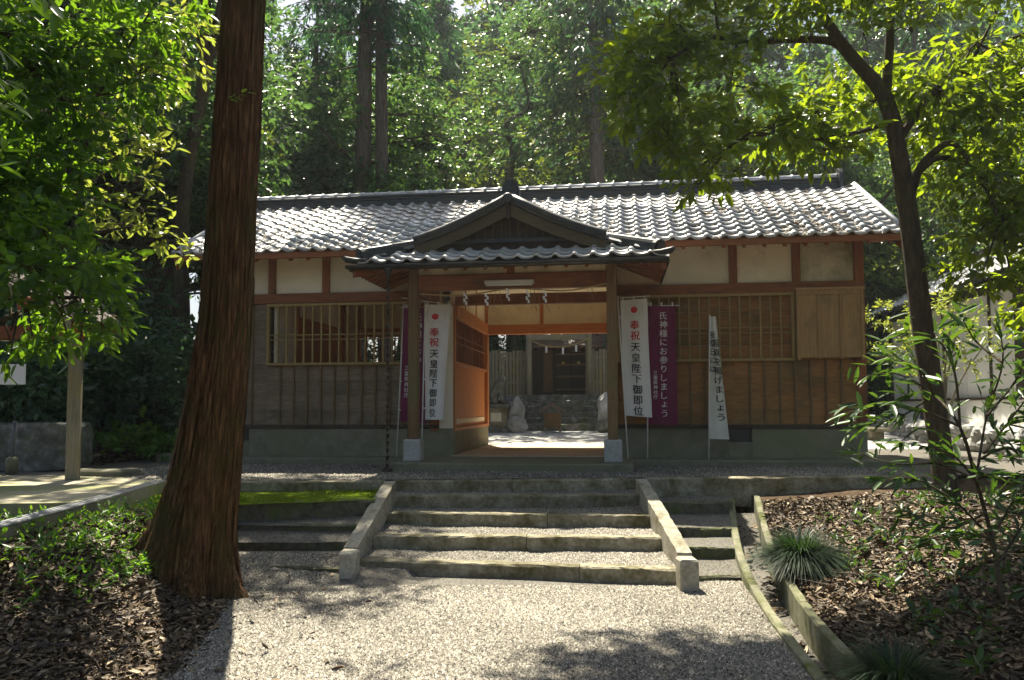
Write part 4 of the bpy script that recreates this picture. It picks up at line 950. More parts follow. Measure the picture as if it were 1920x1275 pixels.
for s_ in (-1, 1):
    ex_ = .36 if s_ > 0 else -2.36
    e0, e1 = pp+np.array([ex_, -.55, 1.93]), pp+np.array([ex_, .55, 1.93]); a0, a1 = ap+[0, -.55, 0], ap+[0, .55, 0]; tv = np.array([0, 0, .06])
    add('roof_slope', [e0, e1, a1, a0, e0+tv, e1+tv, a1+tv, a0+tv], [(0, 1, 2, 3), (7, 6, 5, 4), (0, 4, 5, 1), (1, 5, 6, 2), (3, 7, 4, 0)], 'dark_wood', pv)
    dn = np.array([0, -.03, -.10]); V = [e0+[0, -.03, .04], a0+[0, -.03, .04], a0+dn, e0+dn]; V = V+[np.array(q)+[0, -.03, 0] for q in V]
    add('barge_board', V, [(0, 1, 2, 3), (7, 6, 5, 4), (0, 4, 5, 1), (1, 5, 6, 2), (2, 6, 7, 3), (3, 7, 4, 0)], 'silver_wood', pv)
    for k in range(6):
        y = -.45+k*.19; mb = MB(); mb.tube([pp+np.array([ex_-s_*.02, y, 1.90]), ap+np.array([0, y, -.05])], .028, 4); mb.build('rafter', 'timber_x', pv)
bs_ = empty('water_basin', tuple(onZ(40, 884, .01)), label='big rough dark stone water basin on the concrete pad', category='basin')
c = np.array(onZ(122, 884, .01)); V, F = [], []; nb = 26; rb0 = np.random.default_rng(91)
for j, (zz, k) in enumerate(((.0, .95), (.12, 1.0), (.3, 1.01), (.5, 1.0), (.63, .98), (.68, .94), (.68, .80), (.60, .76), (.55, .70))):
    for i in range(nb):
        g = 2*math.pi*i/nb; ca, sa = math.cos(g), math.sin(g); x = .95*math.copysign(abs(ca)**.45, ca); y = .42*math.copysign(abs(sa)**.5, sa)
        V.append((c[0]-.98+x*k+rb0.normal(0, .014), c[1]+.40+y*(k if j < 6 else k*.93)+rb0.normal(0, .014), .012+zz+rb0.normal(0, .008)))
F = [(j*nb+i, j*nb+(i+1) % nb, (j+1)*nb+(i+1) % nb, (j+1)*nb+i) for j in range(8) for i in range(nb)]
add('basin_stone', V, F, 'old_stone', bs_)
add('water', [(c[0]-.98+.70*math.copysign(abs(math.cos(g))**.5, math.cos(g)), c[1]+.40+.29*math.copysign(abs(math.sin(g))**.5, math.sin(g)), .585) for g in np.linspace(0, 6.28, 25)[:-1]], [tuple(range(24))], 'hull_black', bs_)
q = np.array(onZ(22, 888, .012)); tp = empty('standpipe', tuple(q), label='grey standpipe with a wide foot in front of the stone basin', category='pipe')
add('pipe', *tube([q, q+[0, 0, .4], q+[.03, 0, .72]], .028, 8), 'pipe_grey', tp, True); add('foot', *tube([q, q+[0, 0, .2], q+[0, 0, .23]], [.075, .085, .04], 10), 'concrete', tp, True)
q = atD(22, 702, 9.2); boxo('paper_notice', (q[0]-.28, q[1]-.006, q[2]-.12), (q[0]+.18, q[1]+.006, q[2]+.12), 'paper', None, .002, label='white notice hanging under the pavilion beam', category='notice')
p = np.array(onZ(440//2, 0, 0)) if False else None
V = onZ(185, 893, .0); boxo('stepping_stone', (V[0]-.42, V[1]-.1, -.02), (V[0]+.42, V[1]+.3, .085), 'concrete', None, .02, label='low flat concrete step behind the pavilion post', category='step')
V = onZ(330, 866, .0); boxo('side_step', (V[0]-.35, V[1]-.05, -.02), (V[0]+.6, V[1]+.5, .14), 'concrete', None, .02, label='low concrete step at the gatehouse corner behind the cedar', category='step')

# ------------------------------------------------------------------ banners
def glyphs(txt, bold=.0):
    cu = bpy.data.curves.new('t', 'FONT'); cu.body = txt; cu.align_x = 'CENTER'; cu.size = 1.0; cu.offset = bold; cu.resolution_u = 2
    o = bpy.data.objects.new('t', cu); COL.objects.link(o)
    dg = bpy.context.evaluated_depsgraph_get(); me = bpy.data.meshes.new_from_object(o.evaluated_get(dg))
    V = np.array([v.co[:2] for v in me.vertices]).reshape(-1, 2); F = [tuple(p.vertices) for p in me.polygons]
    bpy.data.objects.remove(o); bpy.data.curves.remove(cu); bpy.data.meshes.remove(me)
    return V, F
def banner(label, tl, tr, br, bl, y, mat, marks, seed, pole, bar, wave=.032, fold=None):
    """cloth hung on a pole; marks = (text, column 0..1, row 0..1, glyph height in m, ink); corners are pixels on the plane y"""
    TL, TR, BR, BL = (np.array(onY(*q, y)) for q in (tl, tr, br, bl))
    pb = np.array(onY(*pole[1], y))
    root = empty('banner', (pb[0], y, .09), label=label, category='banner', group='standing banners')
    r = np.random.default_rng(seed); ph = r.uniform(0, 6.28, 6)
    def P(s, t, off=0):
        p = (TL*(1-s)+TR*s)*(1-t)+(BL*(1-s)+BR*s)*t
        w = wave*(math.sin(5.5*s+2.2*t+ph[0])*(.35+.65*t)+.45*math.sin(11*s-5*t+ph[1])*t + .3*math.sin(7*t+ph[2])*s)
        if fold: w += fold*math.sin(math.pi*3*s)
        return p+np.array([.25*wave*math.sin(4*t+ph[3])*s, w-off, 0])
    n, m = 16, 34
    V = [P(k/n, j/m) for j in range(m+1) for k in range(n+1)]
    F = [(j*(n+1)+k, j*(n+1)+k+1, (j+1)*(n+1)+k+1, (j+1)*(n+1)+k) for j in range(m) for k in range(n)]
    cl = add('cloth', V, F, mat, root, True)
    W = np.linalg.norm(TR-TL)*.5+np.linalg.norm(BR-BL)*.5; H = np.linalg.norm(BL-TL)
    for txt, cs, ct_, size, ink in marks:
        if txt == 'disc':
            VV = [P(cs+size/W*math.cos(g), ct_+size/H*math.sin(g), .012) for g in np.linspace(0, 2*math.pi, 25)[:-1]]; add('sun_disc', VV, [tuple(range(24))], ink, cl)
        elif txt == 'frame':
            for (a, b, c, d) in ((-1, -1, 1, -.97), (-1, .97, 1, 1), (-1, -1, -.975, 1), (.975, -1, 1, 1)):
                q = [(a, b), (c, b), (c, d), (a, d)]; add('flag_outline', [P(cs+e*size/W, ct_+f*size*.66/H, .010) for e, f in q], [(0, 1, 2, 3)], ink, cl)
        else:
            for k, chx in enumerate(txt):
                gv, gf = glyphs(chx)
                if not len(gv): continue
                t0 = ct_+k*size*1.06/H; c0 = (gv.min(0)+gv.max(0))/2
                VV = [P(cs+(g[0]-c0[0])*size/W, t0-(g[1]-c0[1])*size/H, .012) for g in gv]
                n0 = len(VV); VV += [P(cs+(g[0]-c0[0]+.028)*size/W, t0-(g[1]-c0[1]-.006)*size/H, .0128) for g in gv]
                add('lettering', VV, list(gf)+[tuple(i+n0 for i in f) for f in gf], ink, cl)
    a, b = np.array(onY(*pole[0], y)), pb; b[2] = .07 if b[2] < .2 else b[2]
    add('pole', *tube([a+[0, .012, 0], b+[0, .012, 0]], .011, 8), 'white_paint', root, True)
    if bar:
        c, d = np.array(onY(*bar[0], y)), np.array(onY(*bar[1], y)); add('top_bar', *tube([c+[0, .005, .02], d+[0, .005, .02]], .007, 6), 'white_paint', root, True)
        for s in (.1, .5, .9):
            p = P(s, 0); add('tab', *MB().box(p+[-.012, -.006, -.01], p+[.012, .010, .05], .002).__dict__.values(), 'cloth_white', root)
        for t in (.15, .4, .65, .9):
            s = 0 if abs(onY(*pole[0], y)[0]-TL[0]) < abs(onY(*pole[0], y)[0]-TR[0]) else 1
            p = P(s, t); e = a+(b-a)*((a[2]-p[2])/(a[2]-b[2])); lo = np.minimum(p, e); hi = np.maximum(p, e); add('tab', *MB().box([lo[0]-.004, y-.014, p[2]-.012], [hi[0]+.004, y+.022, p[2]+.012], .002).__dict__.values(), 'cloth_white', root)
    return root
W1 = [('frame', .5, .09, .135, 'ink_line'), ('disc', .5, .09, .05, 'ink_red'), ('奉祝', .5, .22, .155, 'ink_red'), ('天皇陛下御即位', .5, .41, .155, 'ink_black')]
banner('white banner with a red sun disc beside the purple banner, by the storm shutter side', (1163, 563), (1214, 560), (1222, 783), (1171, 779), -.50, 'cloth_white', W1, 3, ((1158, 555), (1178, 858)), ((1155, 562), (1219, 557)))
W2 = [('frame', .46, .105, .135, 'ink_line'), ('disc', .40, .105, .05, 'ink_red'), ('奉祝', .38, .24, .155, 'ink_red'), ('天皇陛下御即位', .40, .43, .15, 'ink_black')]
banner('white banner with a red sun disc partly behind the porch post near the rain chain', (797, 571), (845, 571), (832, 787), (796, 787), -.52, 'cloth_white', W2, 5, ((797, 565), (790, 850)), ((752, 560), (847, 574)), .045)
W3 = [('氏神様にお参りしましょう', .55, .085, .132, 'ink_pale'), ('三重県神社庁', .25, .565, .072, 'ink_pale')]
banner('purple banner with pale lettering next to the white sun-disc banner', (1215, 573), (1265, 573), (1272, 798), (1216, 796), -.40, 'cloth_purple', W3, 7, ((1215, 566), (1214, 852)), ((1213, 576), (1275, 575)), .026)
W4 = [('三重県神社庁', .2, .53, .085, 'ink_pale'), ('氏神様にお参りしましょう', .62, .085, .132, 'ink_pale')]
banner('purple banner mostly hidden behind the porch post near the rain chain', (757, 577), (803, 577), (800, 794), (750, 790), -.36, 'cloth_purple', W4, 9, ((757, 569), (743, 852)), ((752, 579), (806, 579)), .012)
W5 = [('祝祭日には', .30, .15, .125, 'ink_black'), ('国旗を掲げましょう', .66, .22, .135, 'ink_black')]
banner('narrow limp weathered white banner with black lettering before the lattice', (1331, 594), (1342, 593), (1368, 824), (1330, 823), -.46, 'cloth_worn', W5, 12, ((1331, 590), (1329, 850)), None, .012, .012)

# straw rope with paper streamers, lamp, rain chain
rp = empty('sacred_rope', (0, -1.56, 2.6), label='thin straw rope with zigzag paper streamers strung across the porch beam', category='rope')
P = bez([onY(787, 551, -1.57), onY(870, 554, -1.57), onY(960, 541, -1.57), onY(1060, 545, -1.57), onY(1138, 531, -1.57)], 50)
add('straw_cord', *tube(P, .012, 6), 'straw', rp, True)
for k, (px, py) in enumerate(((872, 548), (912, 549), (952, 540), (989, 544), (1021, 543))):
    a = np.array(onY(px, py, -1.585)); z = 0; 
    mb = MB(); x = 0
    for q in range(4):
        w = .028; h = .055; o = (.016 if q % 2 else -.012)
        mb.addm([a+[o-w/2, -.004*q, -z], a+[o+w/2, -.004*q, -z-.006], a+[o+w/2+.008, -.006-.004*q, -z-h], a+[o-w/2+.004, -.006-.004*q, -z-h-.006]], [(0, 1, 2, 3)]); z += h*.82
    o = mb.build('paper_streamer', 'paper', rp); m = o.modifiers.new('t', 'SOLIDIFY'); m.thickness = .002
r = random.Random(3)
for k in range(16):
    i = r.randrange(4, len(P)-4); p = P[i]; L = r.uniform(.12, .4); bend = r.uniform(-.08, .12)
    add('straw_strand', *tube(bez([p, p+[bend*.3, -.01, -L*.5], p+[bend, -.005, -L]], 8), .0035, 4), 'straw', rp)
lp = empty('strip_lamp', tuple(onY(955, 533, -1.56)), label='white fluorescent strip lamp fixed to the porch beam', category='lamp')
a, b = onY(909, 531, -1.56), onY(1001, 528, -1.56)
boxo('lamp_body', (a[0], -1.60, a[2]-.02), (b[0], -1.531, a[2]+.035), 'white_paint', lp); add('lamp_tube', *tube([(a[0]+.02, -1.585, a[2]-.035), (b[0]-.02, -1.585, a[2]-.035)], .016, 10), 'tube_glass', lp, True)
rc = empty('rain_chain', (onY(727, 880, -2.2)[0], -2.2, 0), label='dark metal rain chain hanging from the porch gutter to the gravel', category='rain chain')
rx_ = onY(727, 700, -2.2)[0]
cup = MB(); cup.tube([(0, 0, 0), (0, 0, .035), (0, 0, .06)], [.012, .022, .034], 8); cm = raw_mesh('chain_cup', cup.V, cup.F, True); cm.materials.append(MATS['rusty_chain'])
lk_ = MB(); lk_.tube([(.012*math.cos(g), 0, .09+.022*math.sin(g)) for g in np.linspace(0, 2*math.pi, 11)], .0045, 5, False); lm = raw_mesh('chain_link', lk_.V, lk_.F, True); lm.materials.append(MATS['rusty_chain'])
for k in range(27):
    for me_, nm in ((cm, 'chain_cup'), (lm, 'chain_link')):
        o = bpy.data.objects.new(nm, me_); COL.objects.link(o); o.parent = rc; o.location = Vector((rx_, -2.2, .06+k*.103))-Vector(ORG[rc.name]); o.rotation_euler = (random.gauss(0, .05), random.gauss(0, .05), random.uniform(0, 3))
mb = MB(); mb.tube([(rx_, -2.2, PEZ-.22), (rx_, -2.2, PEZ-.12), (rx_, -2.2, PEZ-.08)], [.02, .05, .055], 10); mb.build('funnel', 'hull_black', rc, True)
mb = MB(); mb.tube([(rx_, -2.2, -.01), (rx_, -2.2, .05)], [.09, .07], 10); mb.build('weight', 'rusty_chain', rc, True)

# ------------------------------------------------------------------ vegetation helpers
def unit(a): return a/(np.linalg.norm(a, axis=-1, keepdims=True)+1e-9)
def leaf_mesh(name, P, T, Nn, L, W, rng, hexa=True, fold=.12, curl=.12):
    """leaf blades: P base points, T directions, Nn rough face normals"""
    n = len(P); T = unit(T); B = unit(np.cross(Nn, T)); Nn = np.cross(T, B)
    L = L[:, None]; W = W[:, None]
    def pt(a, b, c): return P + T*(a*L) + B*(b*W) + Nn*(c*W - curl*L*a*a)
    if hexa:
        Vs = [pt(0, 0, 0), pt(.28, -.44, fold), pt(.66, -.40, fold), pt(1, 0, 0), pt(.66, .40, fold), pt(.28, .44, fold)]
        V = np.stack(Vs, 1).reshape(-1, 3); b = np.arange(n)[:, None]*6
        loops = (b+np.array([0, 3, 2, 1, 0, 5, 4, 3])).ravel(); cnt = np.full(2*n, 4)
    else:
        V = np.stack([pt(0, 0, 0), pt(.5, -.5, fold), pt(1, 0, 0), pt(.5, .5, fold)], 1).reshape(-1, 3); b = np.arange(n)[:, None]*4
        loops = (b+np.array([0, 2, 1, 0, 3, 2])).ravel(); cnt = np.full(2*n, 3)
    rr = np.repeat(np.clip(rng.normal(.5, .22, n), 0, 1), 2)
    return np_mesh(name, V, loops, cnt, rr)
def sprays(C, O, k, spread, L, wr, droop, rng, hexa=True, up=.9, name='crown', lvar=.3):
    n = len(C); ix = np.repeat(np.arange(n), k); m = n*k
    R = rng.normal(size=(m, 3)); O2 = O[ix]; R = unit(R - O2*np.sum(R*O2, 1)[:, None])
    R[:, 2] *= .6
    t = rng.random(m)
    P = C[ix] + O2*((t-.25)*spread)[:, None] + R*(spread*.16*rng.random(m))[:, None]
    T = O2*(.45+.5*t)[:, None] + R*.9 + np.array([0, 0, -droop]) + rng.normal(0, .2, (m, 3))
    Nn = np.array([0, 0, up]) + rng.normal(0, .55, (m, 3))
    LL = L*(1+rng.normal(0, lvar, m)).clip(.45, 1.6)
    return leaf_mesh(name, P, T, Nn, LL, LL*wr, rng, hexa)
def blob_sprays(blobs, dens, rng, shell=.5, upb=.35, gap=.0, gs=1.6):
    """spray centres and outward directions in ellipsoids (centre, radii)"""
    Cs = []; Os = []
    for c, rd in blobs:
        c = np.array(c, float); rd = np.array(rd, float) if np.ndim(rd) else np.full(3, rd)
        n = max(4, int(dens*(rd[0]*rd[1]*rd[2])**(2/3)*4))
        d = unit(rng.normal(size=(n, 3))); r = (shell+(1-shell)*rng.random(n)**.7)[:, None]
        p = c+d*rd*r
        if gap:
            g = wob(p[:, 0]+p[:, 2]*.7, p[:, 1]-p[:, 2]*.9, gs, 77); p, d = p[g > gap-.5], d[g > gap-.5]
        Cs.append(p); Os.append(unit(d+np.array([0, 0, upb])+rng.normal(0, .3, d.shape)))
    return np.concatenate(Cs), np.concatenate(Os)
def twig_mesh(A, B, r0, r1, rng, sag=.08):
    """thin bent twigs from A to B as one mesh"""
    n = len(A); Mid = (A+B)/2 + rng.normal(0, .06, A.shape)*np.linalg.norm(B-A, axis=1)[:, None] + np.array([0, 0, sag])
    V = []; T = unit(B-A); h = np.where(np.abs(T[:, 2:]) < .9, np.array([[0, 0, 1.0]]), np.array([[1.0, 0, 0]])); a = unit(np.cross(h, T)); b = np.cross(T, a)
    for Q, r in ((A, r0), (Mid, (r0+r1)/2), (B, r1)):
        for g in (0, 2.094, 4.189): V.append(Q + r*(math.cos(g)*a+math.sin(g)*b))
    V = np.stack(V, 1).reshape(-1, 3); base = np.arange(n)[:, None]*9
    f = []
    for s in (0, 3):
        for k in range(3): f += [s+k, s+(k+1) % 3, s+3+(k+1) % 3, s+3+k]
    return V, (base+np.array(f)).ravel(), np.full(n*6, 4)
def merge(parts):
    Vs, Ls, Cs, o = [], [], [], 0
    for V, l, c in parts: Vs.append(V); Ls.append(np.asarray(l)+o); Cs.append(c); o += len(V)
    return np.concatenate(Vs), np.concatenate(Ls), np.concatenate(Cs)
def tube_np(pts, radii, n=7):
    V, F = tube(pts, radii, n, False); return np.array(V), np.array(F).ravel(), np.full(len(F), 4)
def make_tree(name, trunk_me, crown_me, bark, leaf, loc, rz=0, sc=1.0, extra=None, sz=None, **props):
    root = empty(name, tuple(loc), **props); root.rotation_euler = (0, 0, rz); root.scale = (sc, sc, sz or sc)
    for nm, me_, mt in (('trunk', trunk_me, bark), ('crown', crown_me, leaf)) + tuple(extra or ()):
        if me_ is None: continue
        o = bpy.data.objects.new(nm, me_); COL.objects.link(o); o.parent = root
        if not me_.materials: me_.materials.append(MATS[mt])
        if nm in ('crown', 'twigs', 'branches', 'bark_strips'): o['kind'] = 'stuff'
    return root

# ------------------------------------------------------------------ foreground cedar
rng = np.random.default_rng(21)
TD = 6.95
cpx = [(352, 1120), (355, 1085), (360, 1040), (366, 1000), (384, 900), (406, 750), (424, 600), (441, 300), (457, 0), (470, -300), (482, -700), (495, -1300), (505, -2100)]
rpx = [100, 92, 82, 74, 63, 53, 46.5, 41.5, 37.5, 34, 29, 20, 5]
cen = np.array([atD(x, y, TD) for x, y in cpx]); rr_ = np.array(rpx)*TD/FPX
nz, na = 300, 220
zq = np.concatenate([np.linspace(-.92, .6, 110), np.linspace(.61, 7.5, 170), np.linspace(7.6, cen[-1, 2], 20)])
order = np.argsort(cen[:, 2]); zc = cen[order, 2]
ang = np.linspace(0, 2*math.pi, na, endpoint=False)
flut = sum(np.random.default_rng(s).uniform(.3, 1)*np.sin(k*ang+s*1.7) for s, k in ((1, 5), (2, 8), (3, 3)))
V = []
root_dirs = [(rad(190), .85, .22), (rad(232), .28, .2), (rad(302), .24, .2), (rad(350), .24, .17), (rad(80), .3, .25), (rad(130), .35, .25), (rad(268), .18, .16)]
for z in zq:
    c = np.array([np.interp(z, zc, cen[order, 0]), np.interp(z, zc, cen[order, 1])]); r0 = np.interp(z, zc, rr_[order])
    hgt = max(0, z+.78)
    R = r0*(1+.045*flut*math.exp(-hgt*.5)+.012*np.sin(13*ang+z*1.3)+.010*np.sin(23*ang-z*2.1))
    for a0, amp, wd in root_dirs:
        da = np.angle(np.exp(1j*(ang-a0))); R = R+amp*np.exp(-(da/wd)**2)*math.exp(-hgt*(3.4 if amp > .5 else 4.6))
    w1 = ang+.10*np.sin(z*1.7+2*np.sin(ang*3))+.05*np.sin(z*4.1+ang*5)
    fb_ = sum(a*np.sin(k*w1+p+.6*np.sin(z*f+k)) for a, k, p, f in ((1, 17, .3, .9), (.9, 29, 1.9, 1.3), (.8, 43, 4.1, 2.1), (.6, 61, 2.2, 2.9)))/2.0
    R = R - .016*np.abs(fb_)**.6*(1+1.2*math.exp(-hgt*1.2)) + .006 + rng.normal(0, .0016, na)
    R = R + .03*math.exp(-hgt*2.2)*np.sin(9*ang+1.5*np.sin(z*5))
    V.append(np.stack([c[0]+R*np.cos(ang), c[1]+R*np.sin(ang), np.full(na, z)], 1))
V = np.concatenate(V); n = len(zq); ii = np.arange(n*na).reshape(n, na)
q4 = np.stack([ii[:-1], np.roll(ii[:-1], -1, 1), np.roll(ii[1:], -1, 1), ii[1:]], -1).reshape(-1, 4)
base = np.array([cen[0, 0], cen[0, 1], -.75])
tm = np_mesh('trunk', V-base, q4.ravel(), np.full(len(q4), 4), smooth=True)
def cedar_foliage(H, first, Rmax, nbr, per, L, rng, cx=None, lean=(0, 0)):
    C, O, A, B = [], [], [], []
    for k in range(nbr):
        t = rng.random()**.85; z = first+(H-first)*t; R = Rmax*(1-t)**.75*rng.uniform(.6, 1.1)+.25; g = rng.uniform(0, 6.283)
        d = np.array([math.cos(g), math.sin(g), 0]); a = np.array([lean[0]*z, lean[1]*z, z]); b = a+d*R+np.array([0, 0, -.22*R+.1])
        A.append(a); B.append(b)
        for s in np.linspace(.3, 1.0, per):
            p = a+(b-a)*s+np.array([0, 0, .12*R*math.sin(math.pi*s)])+rng.normal(0, .13, 3); C.append(p); O.append(unit(d+np.array([0, 0, -.55])+rng.normal(0, .35, 3)))
    return np.array(C), np.array(O), np.array(A), np.array(B)
C, O, A, B = cedar_foliage(21, 8.5, 2.6, 60, 7, .3, rng)
off = np.array([.45, .2, 0])
crown = sprays(C+off, O, 12, .5, .26, .26, .5, rng, False, name='crown')
V2, l2, c2 = twig_mesh(A+off, B+off, .035, .01, rng); br = np_mesh('branches', V2, l2, c2)
SV, SL_, SCn = [], [], []; o_ = 0
for k in range(420):
    a0 = rng.uniform(0, 6.283); z0 = -.6+7.5*rng.random()**1.1; ln = rng.uniform(.15, 1.0); w_ = rng.uniform(.006, .022); lift = rng.uniform(.002, .016); q = np.linspace(0, 1, 7)
    for t in q:
        z = z0+ln*t; c = np.array([np.interp(z, zc, cen[order, 0]), np.interp(z, zc, cen[order, 1])]); r0 = np.interp(z, zc, rr_[order])*(1.0)+lift+(.03*max(0, t-.8)/.2 if k % 5 == 0 else 0)
        hg = max(0, z+.78)
        for b0_, amp, wd in root_dirs: r0 += amp*math.exp(-(np.angle(np.exp(1j*(a0-b0_)))/wd)**2)*math.exp(-hg*4.6)
        ww = w_*(1-abs(2*t-1)**3*.8)
        for sg in (-1, 1): a = a0+.04*math.sin(z*3+k)+sg*ww/r0; SV.append((c[0]+r0*math.cos(a)-base[0], c[1]+r0*math.sin(a)-base[1], z-base[2]))
    for i in range(6): SL_ += [o_+2*i, o_+2*i+1, o_+2*i+3, o_+2*i+2]; SCn.append(4)
    o_ += 14
strips = np_mesh('bark_strips', np.array(SV), np.array(SL_), np.array(SCn))
make_tree('cedar_tree', tm, crown, 'bark_cedar', 'leaf_cedar', base, extra=(('branches', br, 'bark_cedar'), ('bark_strips', strips, 'bark_cedar')), label='tall cedar with reddish fibrous bark and flared roots beside the gravel', category='tree')
# the small sprig growing on its bark
sp0 = atD(446, 182, TD-.23)
def sprig(name, base, tip, k, L, mat, seed, par=None, wr=.42, **props):
    r = np.random.default_rng(seed); root = empty(name, tuple(base), **props) if par is None else par
    base = np.array(base); tip = np.array(tip); P = bez([base, (base+tip)/2+r.normal(0, .02, 3), tip], 10)
    add('stem', *tube(P, np.linspace(.006, .002, len(P)), 5), 'bark_dark', root, True)
    d = unit(tip-base)
    for j in range(k):
        t = .25+.75*(j+.5)/k; p = P[int(t*(len(P)-1))]; sd = unit(np.cross(d, [0, 0, 1.0])+1e-6)*(1 if j % 2 else -1)
        T = unit(d*.8+sd*.9*(1.2-t)+r.normal(0, .25, 3)+np.array([0, 0, -.25])); ll = L*r.uniform(.7, 1.15)
        Nn = unit(np.array([0, 0, 1.0])+r.normal(0, .35, 3))
        me_ = leaf_mesh('leaf', (p-ORG[root.name])[None], T[None], Nn[None], np.array([ll]), np.array([ll*wr*r.uniform(.85, 1.15)]), r)
        link('leaf', me_, mat, root)
    return root
sprig('bark_sprig', sp0-np.array([.1, 0, .03]), sp0+np.array([.13, -.06, .02]), 7, .09, 'leaf_bright', 5, label='small leafy sprig growing from the cedar bark', category='sprig')

# ------------------------------------------------------------------ broadleaf tree on the right bank
rng = np.random.default_rng(31)
RD = 8.3
def L3(pts, d=RD): return np.array([atD(p[0], p[1], p[2] if len(p) > 2 else d) for p in pts])
trunk_line = bez(L3([(1786, 985), (1772, 900), (1752, 760), (1728, 600), (1708, 440), (1690, 320), (1672, 220), (1648, 165), (1600, 110), (1562, 60), (1530, 0), (1500, -120), (1480, -300)]), 60)
limbs = [(trunk_line, np.interp(np.linspace(0, 1, len(trunk_line)), [0, .1, .45, .7, 1], np.array([27, 22, 16.5, 12, 5])*RD/FPX*.95)),
         (bez(L3([(1660, 190), (1668, 80), (1672, 0), (1690, -160, 8.8), (1720, -320, 9)]), 20), np.linspace(.055, .018, 20)),
         (bez(L3([(1596, 108), (1560, 78), (1480, 74, 8.1), (1400, 80, 7.9), (1330, 70, 7.8), (1260, 110, 7.7)]), 24), np.linspace(.05, .012, 24)),
         (bez(L3([(1708, 362), (1722, 322), (1745, 290), (1782, 268), (1810, 292, 8.1), (1845, 345, 8.0), (1875, 420, 7.9)]), 24), np.linspace(.05, .014, 24)),
         (bez(L3([(1728, 318), (1760, 296), (1820, 310, 8.6), (1900, 340, 8.8), (1980, 380, 9)]), 18), np.linspace(.035, .012, 18)),
         (bez(L3([(1668, 230), (1600, 250, 8.0), (1520, 262, 7.8), (1440, 250, 7.6)]), 18), np.linspace(.03, .008, 18)),
         (bez(L3([(1680, 270), (1760, 160, 8.5), (1860, 90, 8.8), (1980, 40, 9)]), 18), np.linspace(.05, .012, 18))]
bl = [(1215, 120, 85, 95, 7.8), (1200, 190, 60, 60, 7.7), (1290, 70, 90, 80, 7.9), (1275, 215, 75, 70, 7.6), (1330, 300, 70, 45, 7.6), (1250, 270, 45, 40, 7.6), (1370, 160, 90, 80, 7.8), (1420, 60, 90, 70, 8.0), (1450, 240, 85, 55, 7.7), (1530, 210, 80, 70, 8.0), (1560, 280, 80, 40, 7.9), (1520, 60, 90, 70, 8.2), (1620, 60, 90, 80, 8.4), (1640, 190, 70, 60, 8.7), (1710, 60, 110, 80, 8.2), (1760, 170, 100, 80, 8.3), (1830, 80, 110, 90, 8.5), (1880, 200, 80, 80, 8.4), (1850, 340, 85, 65, 8.1), (1885, 420, 70, 60, 8.0), (1830, 440, 50, 45, 8.0), (1840, 520, 70, 45, 7.8), (1900, 540, 60, 45, 7.9), (1800, 310, 60, 45, 8.6), (1740, 250, 60, 50, 8.9), (1350, -50, 120, 60, 7.7), (1600, -50, 150, 60, 7.9), (1850, -40, 130, 60, 8.2), (2010, 250, 140, 200, 8.5), (2040, 20, 150, 120, 8.7), (2000, 520, 120, 120, 8.2), (1310, 345, 45, 18, 7.6), (1255, 45, 70, 60, 7.8),
      (2150, 150, 180, 220, 8.3),
      (1250, -230, 150, 90, 9.0), (1080, -300, 130, 90, 9.2), (930, -320, 140, 90, 10.4), (1020, -380, 140, 90, 10.6), (830, -370, 90, 60, 10.4), (1120, -320, 130, 80, 10.5), (1190, -400, 110, 80, 10.2), (1300, -330, 100, 60, 9.2), (960, -250, 90, 40, 10.7), (1060, -260, 90, 40, 10.6)]
blobs = [(atD(x, y, d), np.array([rx, (rx+ry)*.55, ry])*d/FPX*1.02) for x, y, rx, ry, d in bl]
C, O = blob_sprays(blobs, 84, rng, .2, .15, .2, 2.6)
rbase = np.array([trunk_line[0][0], trunk_line[0][1], trunk_line[0][2]])
crown = sprays(C-rbase, O, 9, .22, .108, .42, .45, rng, True, name='crown')
parts = [tube_np(p-rbase, r, 10) for p, r in limbs]
trk = np_mesh('trunk', *merge(parts), smooth=True)
lpts = np.concatenate([p[::2] for p, r in limbs[:1]]+[p for p, r in limbs[1:]]); lpts = lpts[lpts[:, 2] > 2.2]
A, B = [], []
for c, rd in blobs:
    k = np.argmin(((lpts-c)**2).sum(1)); A.append(lpts[k]-rbase); B.append(c-rbase)
A = np.array(A); B = np.array(B)
sel = rng.choice(len(C), min(900, len(C)), replace=False); bc = np.array([c for c, _ in blobs])-rbase; near = np.array([bc[np.argmin(((bc-(C[i]-rbase))**2).sum(1))] for i in sel])
tw = np_mesh('twigs', *merge([twig_mesh(A, B, .020, .008, rng), twig_mesh(near, C[sel]-rbase, .007, .003, rng, .0)]))
make_tree('evergreen_oak', trk, crown, 'bark_dark', 'leaf_bright', rbase, extra=(('twigs', tw, 'bark_dark'),), label='slender dark-trunked broadleaf tree with sunlit yellow-green leaves on the bank by the drain', category='tree')

